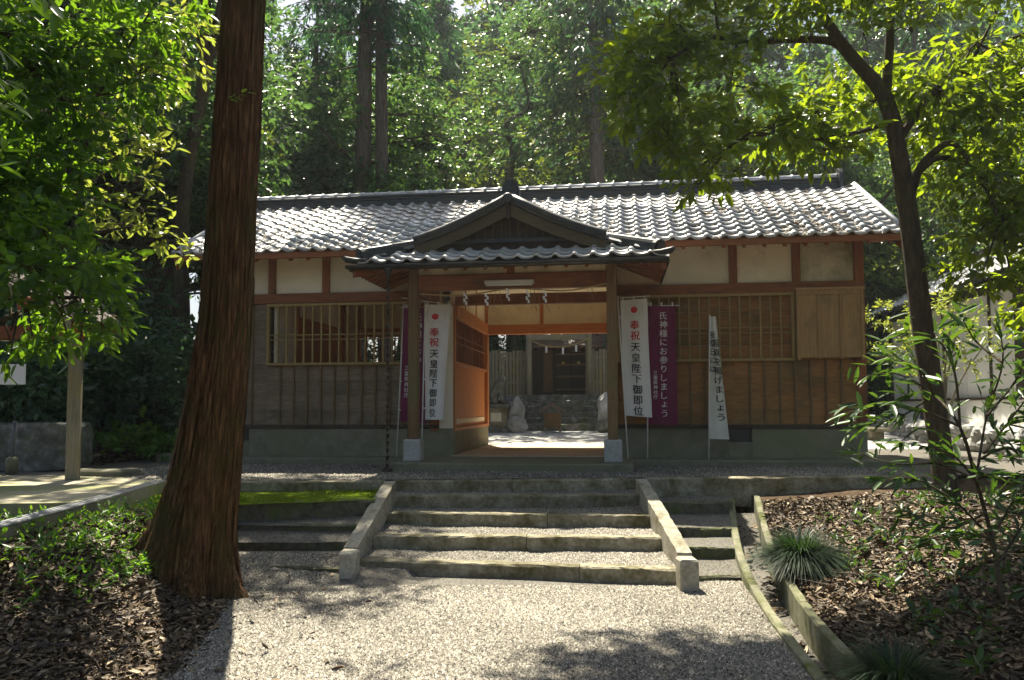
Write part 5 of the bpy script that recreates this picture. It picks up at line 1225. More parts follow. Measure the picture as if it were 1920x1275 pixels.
# ------------------------------------------------------------------ leafy trees at the left edge
def leafy(name, label, base, limb_pts, bl, leaf, L, dens, k, seed, wr=.4, gap=.12, r0=.07, shell=.2):
    rng = np.random.default_rng(seed); base = np.array(base)
    blobs = [(atD(x, y, d), np.array([rx, (rx+ry)*.5, ry])*d/FPX) for x, y, rx, ry, d in bl]
    C, O = blob_sprays(blobs, dens, rng, shell, .1, gap, 2.4)
    crown = sprays(C-base, O, k, L*2.0, L, wr, .35, rng, True, name='crown')
    parts = []; lp = []
    for pts, ra, rb_ in limb_pts:
        p = bez(np.array(pts), 22); parts.append(tube_np(p-base, np.linspace(ra, rb_, len(p)), 7)); lp.append(p)
    trk = np_mesh('trunk', *merge(parts), smooth=True); lp = np.concatenate(lp); bc = np.array([c for c, _ in blobs])
    A = np.array([lp[np.argmin(((lp-c)**2).sum(1))] for c in bc]); sel = rng.choice(len(C), min(500, len(C)), replace=False)
    near = np.array([bc[np.argmin(((bc-C[i])**2).sum(1))] for i in sel])
    tw = np_mesh('twigs', *merge([twig_mesh(A-base, bc-base, .014, .007, rng), twig_mesh(near-base, C[sel]-base, .006, .002, rng, 0)]))
    return make_tree(name, trk, crown, 'bark_dark', leaf, base, extra=(('twigs', tw, 'bark_dark'),), label=label, category='tree')
gx, gy = plan(-5.2, 6.3); b0 = (gx, gy, float(G(-5.2, 6.3))-.05)
leafy('broadleaf_tree', 'dense green broadleaf tree overhanging the water pavilion', b0,
      [([b0, atD(-250, 700, 6.3), atD(-200, 400, 6.4), atD(-150, 100, 6.5), atD(-100, -200, 6.5)], .10, .04), ([atD(-220, 480, 6.4), atD(-60, 400, 6.4), atD(70, 300, 6.6), atD(160, 210, 6.9), atD(240, 90, 7.2)], .045, .012), ([atD(-240, 620, 6.3), atD(-60, 520, 6.3), atD(60, 480, 6.3), atD(160, 440, 6.6), atD(250, 425, 6.8)], .035, .008), ([atD(-180, 640, 6.3), atD(0, 600, 6.2), atD(100, 560, 6.2), atD(190, 560, 6.3)], .03, .008)],
      [(30, 60, 90, 70, 6.2), (130, 90, 90, 60, 6.5), (210, 60, 90, 60, 7.0), (300, 40, 70, 50, 7.4), (260, 140, 70, 50, 7.3), (120, 190, 90, 60, 6.6), (30, 200, 70, 70, 6.3), (60, 300, 80, 60, 6.4), (150, 300, 70, 50, 6.7), (50, 400, 90, 50, 6.3), (130, 420, 70, 45, 6.5), (60, 490, 90, 55, 6.3), (150, 520, 75, 50, 6.4), (190, 590, 55, 35, 6.4), (90, 590, 70, 45, 6.3), (20, 570, 60, 60, 6.2), (170, 480, 60, 40, 6.5), (-80, 300, 120, 300, 6.4), (-90, -80, 160, 150, 6.4), (150, -70, 160, 80, 6.8), (340, -40, 80, 60, 7.3), (20, 640, 60, 30, 6.2), (130, 640, 50, 20, 6.3), (30, 450, 70, 40, 6.0), (100, 540, 60, 40, 6.1), (40, 530, 60, 40, 6.0), (200, 540, 40, 35, 6.5), (110, 470, 70, 40, 6.2), (40, 600, 50, 30, 6.1), (150, 590, 50, 35, 6.2), (60, 570, 60, 40, 5.9), (200, 575, 40, 30, 6.3), (100, 620, 60, 25, 6.0), (20, 620, 50, 35, 5.9), (170, 620, 40, 22, 6.2), (130, 560, 50, 35, 6.0), (50, 500, 70, 40, 5.6), (130, 500, 60, 40, 5.7), (30, 560, 60, 35, 5.6), (110, 580, 60, 35, 5.7), (190, 610, 35, 25, 6.0), (60, 630, 60, 25, 5.8), (20, 660, 40, 20, 5.8), (150, 640, 45, 20, 6.0), (80, 430, 70, 40, 5.8), (0, 480, 60, 50, 5.7), (20, 350, 60, 50, 6.2), (100, 360, 60, 45, 6.4), (230, 200, 50, 40, 7.2), (60, 130, 70, 50, 6.2)], 'leaf_left', .104, 112, 8, 41)
gx, gy = plan(-6.7, 9.2); b1 = (gx, gy, .0)
leafy('maple_tree', 'sunlit yellow-green tree with layered sprays of leaves behind the cedar', b1,
      [([b1, atD(-110, 600, 9.2), atD(-90, 430, 9.1), atD(-40, 200, 9.2), atD(20, -200, 9.2)], .09, .03), ([atD(-90, 430, 9.1), atD(60, 430, 9), atD(150, 360, 8.8), atD(240, 290, 8.6), atD(310, 270, 8.4)], .03, .006), ([atD(-105, 570, 9.1), atD(40, 500, 9), atD(140, 440, 8.6), atD(240, 420, 8.3), atD(330, 470, 8.1)], .03, .006), ([atD(-40, 200, 9.2), atD(80, 210, 9.1), atD(180, 160, 8.8), atD(280, 110, 8.6)], .03, .006)],
      [(250, 250, 70, 28, 8.5), (300, 290, 50, 25, 8.4), (220, 300, 45, 25, 8.6), (290, 170, 60, 35, 8.5), (210, 110, 60, 35, 8.8), (330, 110, 50, 35, 8.4), (360, 60, 40, 40, 8.4), (270, 395, 60, 25, 8.2), (310, 440, 50, 22, 8.1), (345, 480, 35, 18, 8.0), (230, 420, 45, 22, 8.3), (180, 370, 45, 30, 8.5), (290, 50, 60, 40, 8.6), (200, 215, 50, 25, 8.6), (250, 340, 40, 16, 8.4)], 'leaf_yellow', .095, 64, 7, 43, .45, .0)
# near sprays of big single leaves in the top corner
tl = empty('overhanging_branch', tuple(atD(-60, 60, 3.4)), label='near branch with long single backlit leaves reaching into view above the pavilion', category='branch')
for k, (a, b) in enumerate((((-60, 60), (25, 110)), ((-60, 130), (30, 160)), ((-70, 10), (60, 20)), ((-40, 200), (18, 185)), ((-20, -40), (75, 10)), ((-50, 330), (10, 260)), ((30, -60), (110, 30)), ((100, -80), (165, 10)))):
    sprig('s', atD(a[0], a[1], 3.4+.1*(k % 3)), atD(b[0], b[1], 3.3+.12*(k % 3)), 9, .125, 'leaf_left', 400+k, tl, .3)

# ------------------------------------------------------------------ forest behind
def proto_broadleaf(seed, H, CR, nspray, L, k=9):
    r = np.random.default_rng(seed); pts = [np.array([0, 0, -.4])]; d = np.array([0, 0, 1.0])
    for i in range(7): d = unit(d+r.normal(0, .13, 3)*np.array([1, 1, .2])); pts.append(pts[-1]+d*H*.75/7)
    main = bez(pts, 28); parts = [tube_np(main, np.linspace(H*.019, H*.006, len(main)), 8)]; blobs = []
    for i in range(11):
        t = r.uniform(.42, .97); a = main[int(t*(len(main)-1))]; g = i*2.4+r.uniform(-.4, .4); R = CR*r.uniform(.5, 1.0)*(1.15-.5*abs(t-.55))
        b = a+np.array([math.cos(g)*R, math.sin(g)*R, r.uniform(.05, .28)*H*.5]); m = (a+b)/2+np.array([0, 0, -.04*H])+r.normal(0, .15, 3)
        p = bez([a, m, b], 9); parts.append(tube_np(p, np.linspace(H*.008, H*.002, len(p)), 5))
        for q in range(3):
            c = a+(b-a)*r.uniform(.55, 1.1)+r.normal(0, .4, 3); s = CR*r.uniform(.20, .40); blobs.append((c, (s, s, s*r.uniform(.5, .8))))
    blobs.append((main[-1]+[0, 0, .1*H], (CR*.45, CR*.45, H*.11)))
    C, O = blob_sprays(blobs, nspray, r, .35, .2, .28, 2.2)
    A = np.array([main[np.argmin(((main-c)**2).sum(1))] for c, _ in blobs]); B = np.array([c for c, _ in blobs])
    parts.append(twig_mesh(A, B, H*.003, H*.001, r))
    return np_mesh('trunk', *merge(parts), smooth=True), sprays(C, O, k, L*2.2, L, .48, .35, r, False, name='crown', up=.7)
def proto_cedar(seed, H, r0, first, Rmax, nbr, per, k, L):
    r = np.random.default_rng(seed); z = np.linspace(-.6, H, 26); x = .05*np.sin(z*.5+seed); y = .05*np.cos(z*.4+seed)
    tp = np.stack([x, y, z], 1); parts = [tube_np(tp, r0*np.interp(z, [-.6, .4, first, H], [1.5, 1.12, .82, .08]), 12)]
    C, O, A, B = cedar_foliage(H, first, Rmax, nbr, per, L, r); parts.append(twig_mesh(A, B, .045, .012, r, .1))
    for i in range(16):
        zz = r.uniform(first*.35, first); g = r.uniform(0, 6.28); ln = r.uniform(.3, 1.1); a = np.array([0, 0, zz]); parts.append(tube_np(np.array([a, a+np.array([math.cos(g), math.sin(g), -.15])*ln]), [.025, .008], 4))
    return np_mesh('trunk', *merge(parts), smooth=True), sprays(C, O, k, L*1.7, L, .24, .75, r, False, name='crown', up=.5)
def proto_bush(seed, R, H, dens, L, k=8):
    r = np.random.default_rng(seed); blobs = []
    for i in range(9): 
        g = r.uniform(0, 6.28); q = R*.65*math.sqrt(r.random()); s = R*r.uniform(.3, .5); blobs.append(((q*math.cos(g), q*math.sin(g), H*r.uniform(.25, .8)), (s, s, s*.7)))
    C, O = blob_sprays(blobs, dens, r, .4, .3); C[:, 2] = np.maximum(C[:, 2], .05)
    parts = []
    for i in range(7):
        c = blobs[i][0]; parts.append(tube_np(bez([(0, 0, -.2), (c[0]*.4, c[1]*.4, c[2]*.5), c], 8), np.linspace(.03, .008, 8)[:len(bez([(0, 0, -.2), (c[0]*.4, c[1]*.4, c[2]*.5), c], 8))], 5))
    return np_mesh('stem', *merge(parts), smooth=True), sprays(C, O, k, L*2.2, L, .45, .3, r, False, name='crown', up=.8)
BL = [proto_broadleaf(101+i, 11, 3.6, 23, .14, 10) for i in range(4)]
CD = [proto_cedar(120+i, 19, .30, 7.5, 2.5, 110, 7, 9, .30) for i in range(2)]
CD.append(proto_cedar(131, 22, .30, 10.8, 2.6, 120, 7, 9, .30))
BU = [proto_bush(140+i, 1.5, 2.0, 42, .12) for i in range(3)]
for p, lm_ in zip(BL, ('leaf_forest', 'leaf_sunny', 'leaf_forest', 'leaf_blue')): p[0].materials.append(MATS['bark_dark']); p[1].materials.append(MATS[lm_])
for p in CD: p[0].materials.append(MATS['bark_far']); p[1].materials.append(MATS['leaf_cedar'])
for p in BU: p[0].materials.append(MATS['bark_dark']); p[1].materials.append(MATS['leaf_blue'])
def spot(px, d):
    u = (px-960)/FPX*d; x, y = plan(u, d); return np.array([x, y, float(G(u, d))])
rf = random.Random(8)
def stand(kind, px, d, sc, label, group, sz=None, i=None):
    pr = {'b': BL, 'c': CD, 'u': BU}[kind]; p = pr[rf.randrange(min(len(pr), 2) if kind == 'c' else len(pr)) if i is None else i % len(pr)]
    if kind == 'b':
        label = ('broadleaf forest tree with dark green foliage behind the gatehouse', 'broadleaf forest tree with pale yellow-green foliage behind the gatehouse', 'broadleaf forest tree with dark green foliage behind the gatehouse', 'broadleaf forest tree with cool blue-green foliage behind the gatehouse')[pr.index(p)]
    nm = {'b': 'broadleaf_tree', 'c': 'cedar_tree', 'u': 'evergreen_bush'}[kind]
    loc = spot(px, d); r = empty(nm, tuple(loc), label=label, category={'b': 'tree', 'c': 'tree', 'u': 'bush'}[kind], group=group)
    r.rotation_euler = (rf.gauss(0, .02), rf.gauss(0, .02), rf.uniform(0, 6.28)); r.scale = (sc, sc, sz or sc)
    for nm2, me_ in (('stem' if kind == 'u' else 'trunk', p[0]), ('crown', p[1])):
        o = bpy.data.objects.new(nm2, me_); COL.objects.link(o); o.parent = r
        if nm2 == 'crown': o['kind'] = 'stuff'
    return r
# the pair of tall cedars behind the left half of the roof
for px, lab in ((668, 'thicker cedar of the close pair rising behind the left half of the roof'), (722, 'slimmer cedar of the close pair rising behind the left half of the roof')):
    o = stand('c', px, 24.0, .92, lab, 'cedars behind the roof', 1.0, i=2); o.rotation_euler = (0, rad(1.3), 1.0 if px < 700 else 4.2)
    if px > 700: o.scale = (.74, .74, 1.03)
stand('c', 1122, 25.5, .95, 'single straight cedar rising behind the roof near the porch gable', 'cedars behind the roof', 1.05, i=1).rotation_euler = (0, 0, 2.0)
# crooked forked tree behind the porch ornament
fd = 26.5
fl = [([(958, 560), (955, 335), (962, 290), (960, 268)], .17, .13), ([(960, 270), (948, 240), (960, 222), (990, 205), (985, 160), (970, 110)], .10, .03), ([(962, 272), (1000, 250), (1040, 215), (1085, 195), (1130, 200), (1180, 185)], .10, .025), ([(1045, 212), (1060, 170), (1110, 120)], .05, .02), ([(990, 205), (1030, 190), (1060, 150)], .05, .02)]
rng = np.random.default_rng(57)
fb = spot(958, fd); blobs = [(atD(x, y, fd+dz), (s*fd/FPX, s*fd/FPX, s*.55*fd/FPX)) for x, y, s, dz in ((970, 110, 60, 0), (1040, 130, 70, .5), (1120, 110, 70, 0), (1180, 160, 60, -.5), (1090, 180, 50, -.8), (1200, 100, 60, .6), (1000, 60, 60, .5), (920, 150, 50, 0), (1140, 40, 80, 0), (1060, 20, 80, .5))]
C, O = blob_sprays(blobs, 30, rng, .3, .2, .1, 2.0)
crown = sprays(C-fb, O, 9, .3, .13, .48, .3, rng, False, name='crown')
parts = []
for pts, ra, rb_ in fl:
    p = bez([atD(x, y, fd) for x, y in pts], 16); parts.append(tube_np(p-fb, np.linspace(ra, rb_, len(p)), 8))
parts.append(tube_np(np.array([[0, 0, -.4], [.1, 0, 2.0], atD(958, 560, fd)-fb]), [.24, .20, .17], 8))
bc = np.array([c for c, _ in blobs]); sel = rng.choice(len(C), 260, replace=False); near = np.array([bc[np.argmin(((bc-C[i])**2).sum(1))] for i in sel]); parts.append(twig_mesh(near-fb, C[sel]-fb, .02, .006, rng, 0))
make_tree('forked_tree', np_mesh('trunk', *merge(parts), smooth=True), crown, 'bark_dark', 'leaf_forest', fb, label='crooked dark tree forking behind the porch ridge ornament', category='tree')
rng = np.random.default_rng(63); tb = spot(330, 16.5)
hb = [(-5.0, 14.5, 10.5, 1.5), (-3.6, 13.6, 9.8, 1.3), (-4.2, 15.5, 11.5, 1.6), (-6.2, 15.5, 11, 1.6), (-3.0, 12.7, 9.3, .8), (-3.7, 14.8, 10.8, 1.2), (-5.6, 13.2, 9.6, 1.3), (-6.8, 13.6, 9.8, 1.3), (-3.4, 15.5, 10.4, 1.4), (-4.6, 16.3, 11, 1.4)]
blobs = [(np.array([*plan(u, d), z]), (r, r, r*.55)) for u, d, z, r in hb]; C, O = blob_sprays(blobs, 30, rng, .2, .2, .18, 1.8)
parts = []; m0 = np.array([*plan(-6.2, 15.6), 8.0])-tb
parts.append(tube_np(bez([(0, 0, -.3), (.1, 0, 2), (0, .1, 5), m0], 20), np.linspace(.22, .12, len(bez([(0, 0, -.3), (.1, 0, 2), (0, .1, 5), m0], 20))), 9))
for c, _ in blobs: p = bez([m0, (m0+c-tb)/2+np.array([0, 0, .4]), c-tb], 10); parts.append(tube_np(p, np.linspace(.08, .02, len(p)), 6))
make_tree('tall_oak', np_mesh('trunk', *merge(parts), smooth=True), sprays(C-tb, O, 9, .3, .13, .45, .3, rng, False, name='crown'), 'bark_dark', 'leaf_forest', tb, label='tall dark oak behind the left roof end with a high spreading crown', category='tree')
LBL = {'b': ('broadleaf forest tree standing in the wood behind the gatehouse', 'forest trees behind the gatehouse'), 'c': ('straight cedar standing deep in the wood behind the gatehouse', 'cedars in the wood'), 'u': ('dark evergreen bush on the forest edge left of the gatehouse', 'bushes at the forest edge')}
for px, d, s in ((590, 27, 1.35), (520, 28, 1.4), (455, 27, 1.4), (780, 27, 1.22), (895, 27.5, 1.25), (1050, 32, 1.4), (1195, 33, 1.45), (1270, 31, 1.4), (1350, 31, 1.4), (1440, 28, 1.25), (1540, 27, 1.25), (1640, 25, 1.2), (1740, 28, 1.3), (1850, 24, 1.2), (1960, 27, 1.3), (360, 21, 1.2), (270, 18.5, 1.2), (180, 21, 1.25), (90, 18, 1.2), (-20, 21, 1.3), (-120, 18, 1.3), (420, 28, 1.4), (660, 33, 1.5), (940, 36, 1.6), (1130, 37, 1.6), (310, 26, 1.4), (130, 26, 1.4), (1500, 33, 1.5), (1300, 33, 1.5), (1680, 34, 1.6), (1900, 34, 1.6), (820, 36, 1.6), (560, 36, 1.6), (1010, 38, 1.7), (430, 37, 1.7), (240, 34, 1.7), (60, 33, 1.7), (1420, 38, 1.7), (960, 44, 2.0), (1250, 45, 2.05), (1480, 46, 2.1), (1600, 44, 2.0), (1330, 48, 2.2), (880, 50, 2.25), (1120, 50, 2.2), (740, 48, 2.15), (1750, 47, 2.1), (1850, 44, 2.1), (1950, 46, 2.2), (1680, 45, 2.1), (2050, 42, 2.1), (1060, 52, 2.4), (1420, 52, 2.4)):
    stand('b', px+rf.uniform(-12, 12), d, s*rf.uniform(.94, 1.06)*(1.22 if d > 41 else 1.0), *LBL['b'])
for px, d, s in ((805, 34, 1.0), (828, 37, 1.0), (925, 42, 1.15), (1090, 43, 1.15), (553, 27, .85), (300, 23, .9), (880, 46, 1.25), (1010, 48, 1.3), (640, 33, .95), (1400, 36, .95), (1550, 38, 1.0), (480, 32, .9), (1720, 30, .95), (200, 28, .95), (1830, 38, 1.0), (1640, 42, 1.35), (1900, 42, 1.35), (1260, 42, 1.3), (960, 45, 1.4), (780, 44, 1.35), (1780, 45, 1.4)):
    stand('c', px, d, s, *LBL['c'])
for px, d, s in ((200, 15.2, 1.0), (270, 14.6, 1.1), (330, 15.0, 1.15), (380, 15.6, 1.2), (140, 14.2, 1.1), (60, 13.6, 1.2), (-20, 12.6, 1.2), (300, 17, 1.5), (220, 17.5, 1.6), (390, 18.5, 1.6), (120, 17, 1.6), (40, 16, 1.6), (-60, 14.8, 1.6), (420, 17.6, 1.3)):
    stand('u', px, d, s, *LBL['u'])
for px, d, s in ((860, 26.5, 1.0), (905, 27, 1.1), (960, 27.5, 1.1), (1020, 27.6, 1.15), (1080, 27.4, 1.1), (1130, 26.8, 1.1), (1190, 26, 1.1), (790, 26, 1.1), (720, 25, 1.2), (650, 24.5, 1.2)):
    stand('u', px, d, s, 'dark evergreen bush growing behind the inner shrine fence', 'bushes behind the shrine fence')
for px, d, s in ((1650, 24.5, 1.2), (1710, 24.8, 1.3), (1640, 27, 1.9), (1760, 27, 1.9), (1680, 26.5, 1.6)):
    stand('u', px, d, s, 'dense bush behind the white outbuilding eaves', 'bushes behind the outbuilding')
# pale garden shrub in front of the outbuilding
rng = np.random.default_rng(77); yb = np.array([7.6, 2.6, 0.0])
P0 = [atD(1760, 640, 14.2), atD(1700, 625, 14.3), (atD(1800, 600, 14.2)), atD(1850, 640, 14.1), atD(1670, 660, 14.4), atD(1790, 560, 14.3), atD(1740, 590, 14.2), atD(1820, 680, 14.0), atD(1720, 680, 14.2), atD(1660, 590, 14.5)]
yb = np.array([P0[0][0], P0[0][1], 0.0])
blobs = [(p, (.48, .42, .26)) for p in P0]; C, O = blob_sprays(blobs, 46, rng, .2, .5)
crown = sprays(C-yb, O, 9, .16, .075, .42, .1, rng, False, name='crown')
parts = [tube_np(bez([(0, 0, -.1), (p-yb)*[.3, .3, .55], p-yb], 10), np.linspace(.035, .008, len(bez([(0, 0, -.1), (p-yb)*[.3, .3, .55], p-yb], 10))), 5) for p in P0]
make_tree('garden_shrub', np_mesh('trunk', *merge(parts), smooth=True), crown, 'silver_wood', 'leaf_yellow', yb, label='pale yellow-green garden shrub before the white outbuilding', category='shrub')
# leafy plants under the hedge at the left
for k, (px, py, d) in enumerate(((255, 770, 13.6), (285, 760, 13.8), (310, 775, 13.4), (225, 770, 13.3))):
    u = (px-960)/FPX*d; x, y = plan(u, d); b = np.array([x, y, float(G(u, d))]); r = np.random.default_rng(500+k)
    C = b+r.normal(0, [.25, .2, .12], (34, 3))+[0, 0, .38]; O = unit(r.normal(0, .5, (34, 3))+[0, 0, .5])
    root = empty('hydrangea_plant', tuple(b), label='leafy green plant at the foot of the dark hedge', category='plant', group='plants under the hedge')
    link('crown', sprays(C-b, O, 6, .14, .13, .55, .2, r, True, name='crown'), 'weed_leaf', root)['kind'] = 'stuff'
    ORG[root.name] = b; add('stem', *tube([b, b+[0, 0, .35]], .012, 5), 'bark_dark', root)

# ------------------------------------------------------------------ long-leaved shrub on the right bank
rng = np.random.default_rng(91); SD = 4.3
sb_ = np.array(atD(1880, 1130, SD)); u_, d_ = ud(sb_[0], sb_[1]); sb_[2] = float(G(u_, d_))
shb = empty('bank_shrub', tuple(sb_), label='open shrub with long glossy pointed leaves on the shaded bank', category='shrub')
stems = [[(1880, 1130), (1860, 1010), (1830, 900), (1800, 800), (1750, 740), (1680, 700), (1600, 710)], [(1860, 1010), (1790, 940), (1720, 900), (1660, 900)], [(1830, 900), (1850, 780), (1880, 680), (1870, 600)], [(1845, 850), (1900, 780), (1960, 700)], [(1800, 800), (1790, 700), (1760, 640), (1700, 625)], [(1750, 740), (1690, 780), (1610, 800)], [(1870, 1060), (1920, 980), (1960, 930)], [(1830, 900), (1780, 850), (1690, 830)], [(1850, 960), (1780, 990), (1700, 960)], [(1880, 680), (1830, 640), (1800, 590)], [(1840, 860), (1880, 840), (1930, 850)], [(1800, 800), (1730, 770), (1660, 760), (1585, 775)], [(1830, 900), (1760, 870), (1680, 870), (1610, 850)], [(1860, 1010), (1900, 940), (1950, 880)], [(1850, 780), (1900, 720), (1930, 660)], [(1750, 740), (1720, 690), (1650, 660)], [(1860, 1010), (1810, 1000), (1740, 1010)], [(1830, 900), (1860, 890), (1920, 910)]]
tips = []
mb = MB()
for k, s in enumerate(stems):
    dd = SD+rng.uniform(-.35, .35, len(s)); dd[0] = SD if k in (0, 1) else SD
    p = bez([atD(x, y, SD if i == 0 else q) for i, ((x, y), q) in enumerate(zip(s, dd))], 20); mb.tube(p, np.linspace(.014 if k == 0 else .008, .003, len(p)), 6)
    lo = 4 if k else 10
    for t in range(lo, len(p)): tips.append((p[t], unit(p[min(t+1, len(p)-1)]-p[t-1]), t/len(p)))
mb.build('stem', 'bark_dark', shb, True)
cnt = 0
LV = [leaf_mesh('leaf', np.zeros((1, 3)), np.array([[1.0, 0, 0]]), np.array([[0, 0, 1.0]]), np.array([1.0]), np.array([w]), np.random.default_rng(k), True, .16, c_) for k, (w, c_) in enumerate(((.20, .1), (.24, .2), (.22, .3), (.26, .15)))]
for m_ in LV: m_.materials.append(MATS['leaf_shrub'])
wtot = [1+3*t for _, _, t in tips]
for j in range(300):
    p, d, t = tips[rng.choice(len(tips), p=np.array(wtot)/sum(wtot))]
    T = unit(d*.9+rng.normal(0, .65, 3)*np.array([1, 1, .55])+np.array([0, 0, .02])); Nn = unit(np.array([0, 0, 1.0])+rng.normal(0, .35, 3)); B = unit(np.cross(Nn, T)); Nn = np.cross(T, B)
    ln = rng.uniform(.09, .16); o = bpy.data.objects.new('leaf', LV[j % 4]); COL.objects.link(o); o.parent = shb
    M = Matrix(((T[0], B[0], Nn[0], 0), (T[1], B[1], Nn[1], 0), (T[2], B[2], Nn[2], 0), (0, 0, 0, 1)))@Matrix.Scale(ln, 4); M.translation = Vector(p-sb_); o.matrix_basis = M

pw = np.array(wtot)/sum(wtot); ch_ = rng.choice(len(tips), 380, p=pw); C = np.array([tips[i][0] for i in ch_]); Dd = np.array([tips[i][1] for i in ch_])
T = Dd*.9+rng.normal(0, .65, C.shape)*np.array([1, 1, .55]); Nn = np.array([0, 0, 1.0])+rng.normal(0, .35, C.shape); LL = rng.uniform(.08, .15, 380)
link('leaf_mass', leaf_mesh('leaf_mass', C+rng.normal(0, .05, C.shape)-sb_, T, Nn, LL, LL*.23, rng), 'leaf_shrub', shb)['kind'] = 'stuff'
# ------------------------------------------------------------------ grass tufts on the right bank
def tuft(px, py, d, R, nbl, label, seed):
    r = np.random.default_rng(seed); b = np.array(atD(px, py, d)); u, dd = ud(b[0], b[1]); b[2] = float(G(u, dd))-.01
    root = empty('grass_tuft', tuple(b), label=label, category='grass tuft', group='grass tufts')
    g = r.uniform(0, 2*math.pi, nbl); ln = R*r.uniform(.75, 1.35, nbl); out = r.uniform(.15, 1.0, nbl)**.6; w = r.uniform(.0035, .006, nbl)
    dr_ = np.stack([np.cos(g), np.sin(g), np.zeros(nbl)], 1); sd = np.stack([-np.sin(g), np.cos(g), np.zeros(nbl)], 1); o0 = dr_*(R*.18*r.random(nbl))[:, None]; Vs = []
    for s in (0, .35, .68, 1.0):
        h = ln*(s*(1.25-.35*out) - (.35+.75*out)*s*s*.8); c = o0+dr_*(ln*out*(s**1.25)*.95)[:, None]+np.array([0, 0, 1.0])*h[:, None]
        ww = (w*(1.0-s**2*.95))[:, None]; Vs += [c-sd*ww, c+sd*ww]
    V = np.stack(Vs, 1).reshape(-1, 3); V[:, 2] = np.maximum(V[:, 2], .0); base = np.arange(nbl)[:, None]*8; f = []
    for k in range(3): f += [2*k, 2*k+1, 2*k+3, 2*k+2]
    me_ = np_mesh('blades', V, (base+np.array(f)).ravel(), np.full(nbl*3, 4), np.repeat(np.clip(r.normal(.45, .25, nbl), 0, 1), 3))
    link('blades', me_, 'grass_blade', root)['kind'] = 'stuff'
tuft(1500, 1012, 7.0, .50, 3200, 'large dark rounded grass tuft beside the upper drain', 1)
tuft(1682, 1290, 4.3, .42, 1100, 'loose arching grass tuft beside the lower curve of the drain', 2)

# ------------------------------------------------------------------ loose ground cover
rng = np.random.default_rng(5)
def pebbles(name, P, size, label, org):
    n = len(P); V = []; ph = rng.uniform(0, 6.28, n); s = size*rng.uniform(.55, 1.35, n)
    for k in range(4):
        a = ph+k*1.571+rng.normal(0, .3, n); r = s*rng.uniform(.65, 1.15, n); V.append(P+np.stack([r*np.cos(a), r*np.sin(a), -.3*s+rng.normal(0, .12, n)*s], 1))
    V.append(P+np.stack([rng.normal(0, .3, n)*s, rng.normal(0, .3, n)*s, s*rng.uniform(.35, .85, n)], 1))
    V = np.stack(V, 1).reshape(-1, 3); b = np.arange(n)[:, None]*5
    f = np.array([0, 1, 4, 1, 2, 4, 2, 3, 4, 3, 0, 4]); me_ = np_mesh(name, V-org, (b+f).ravel(), np.full(n*4, 3), np.repeat(np.clip(rng.normal(.5, .24, n)+.16*wob(P[:, 0], P[:, 1], 1.7, 31), 0, 1), 4))
    link(name, me_, 'pebble', None, org, kind='stuff', label=label)
n = 125000; d = 3.6+(8.2-3.6)*rng.random(n)**.95; uu = rng.random(n); lo = np.interp(d, [1.2, 5, 7, 7.4, 8.25], [-1.9, -2.2, -2.6, -3.4, -4.0]); u = lo+(drl(d)-.07-lo)*uu
sA, sB = np.array(ud(*SP[4][0][:2])), np.array(ud(*SP[4][1][:2])); inside = (u > sA[0]-.25) & (u < sB[0]+.25) & (d > np.minimum(sA[1], sB[1])-.02)
u, d = u[~inside], d[~inside]; x, y = plan(u, d); z = forecourt_z(u, d)+.016
pebbles('loose_gravel', np.stack([x, y, z], 1), .0108, 'loose pale stones covering the forecourt', np.array([0, -7, -.75]))
Pt = []
for i in range(1, 5):
    A, B = SP[i]; A0, B0 = SP[i-1]; m = 11000; s = rng.random(m)[:, None]; t = rng.random(m)[:, None]
    p = (A+(B-A)*s)*(1-t)+(A0+(B0-A0)*s)*t+BACK*(.165*(1-t)+.01*t); tt = t[:, 0]; p[:, 2] = -.15*i-.014+.012*wob(p[:, 0], p[:, 1], 6, i)+.02*tt+.045*tt*tt*np.maximum(0, np.abs(s[:, 0]-.5)-.28)*2; Pt.append(p)
pebbles('loose_step_gravel', np.concatenate(Pt), .0095, 'loose pale stones lying on the stair treads', np.array([0, -4, -.5]))
m = 26000; x = rng.uniform(-5.5, 5.6, m); y = rng.uniform(0, 1, m); y = (kerb_y(x)+.2)*(1-y)-.8*y; k = ~((np.abs(x) < 1.8) & (y > -1.95)); pebbles('loose_terrace_gravel', np.stack([x, y, .006+0*x], 1)[k], .012, 'loose grey stones on the terrace', np.array([0, -2, 0]))

def litter(name, u, d, size, label, zoff=.012, mat='dry_leaf', tilt=.5, zf=None):
    n = len(u); x, y = plan(u, d); z = (G(u, d) if zf is None else zf(u, d))+zoff+rng.random(n)*.035
    g = rng.uniform(0, 6.28, n); T = np.stack([np.cos(g), np.sin(g), rng.normal(0, .25, n)], 1); Nn = np.stack([rng.normal(0, tilt, n), rng.normal(0, tilt, n), np.ones(n)], 1)
    L = size*np.exp(rng.normal(-.08, .42, n)).clip(.3, 2.2); org = np.array([x.mean(), y.mean(), z.min()])
    link(name, leaf_mesh(name, np.stack([x, y, z], 1)-org, T, Nn, L, L*rng.uniform(.3, .5, n), rng, True, .22, rng.normal(.1, .3, (n, 1))), mat, None, org, kind='stuff', label=label)
n = 56000; d = rng.uniform(3.4, 9.3, n); u = drr(d)+.1+np.abs(rng.normal(0, 1, n))*2.0; litter('fallen_leaves', u, d, .047, 'brown fallen leaves covering the bank beside the drain')
n = 46000; d = rng.uniform(3.6, 7.8, n); lo = np.interp(d, [3.6, 5, 7, 7.8], [-1.95, -2.15, -2.55, -3.0]); u = lo-np.abs(rng.normal(0, 1, n))*1.3+.12*rng.random(n); k = ~((u < -3.8) & (d > 7.25)); litter('fallen_leaves', u[k], d[k], .047, 'brown fallen leaves covering the bank around the cedar')
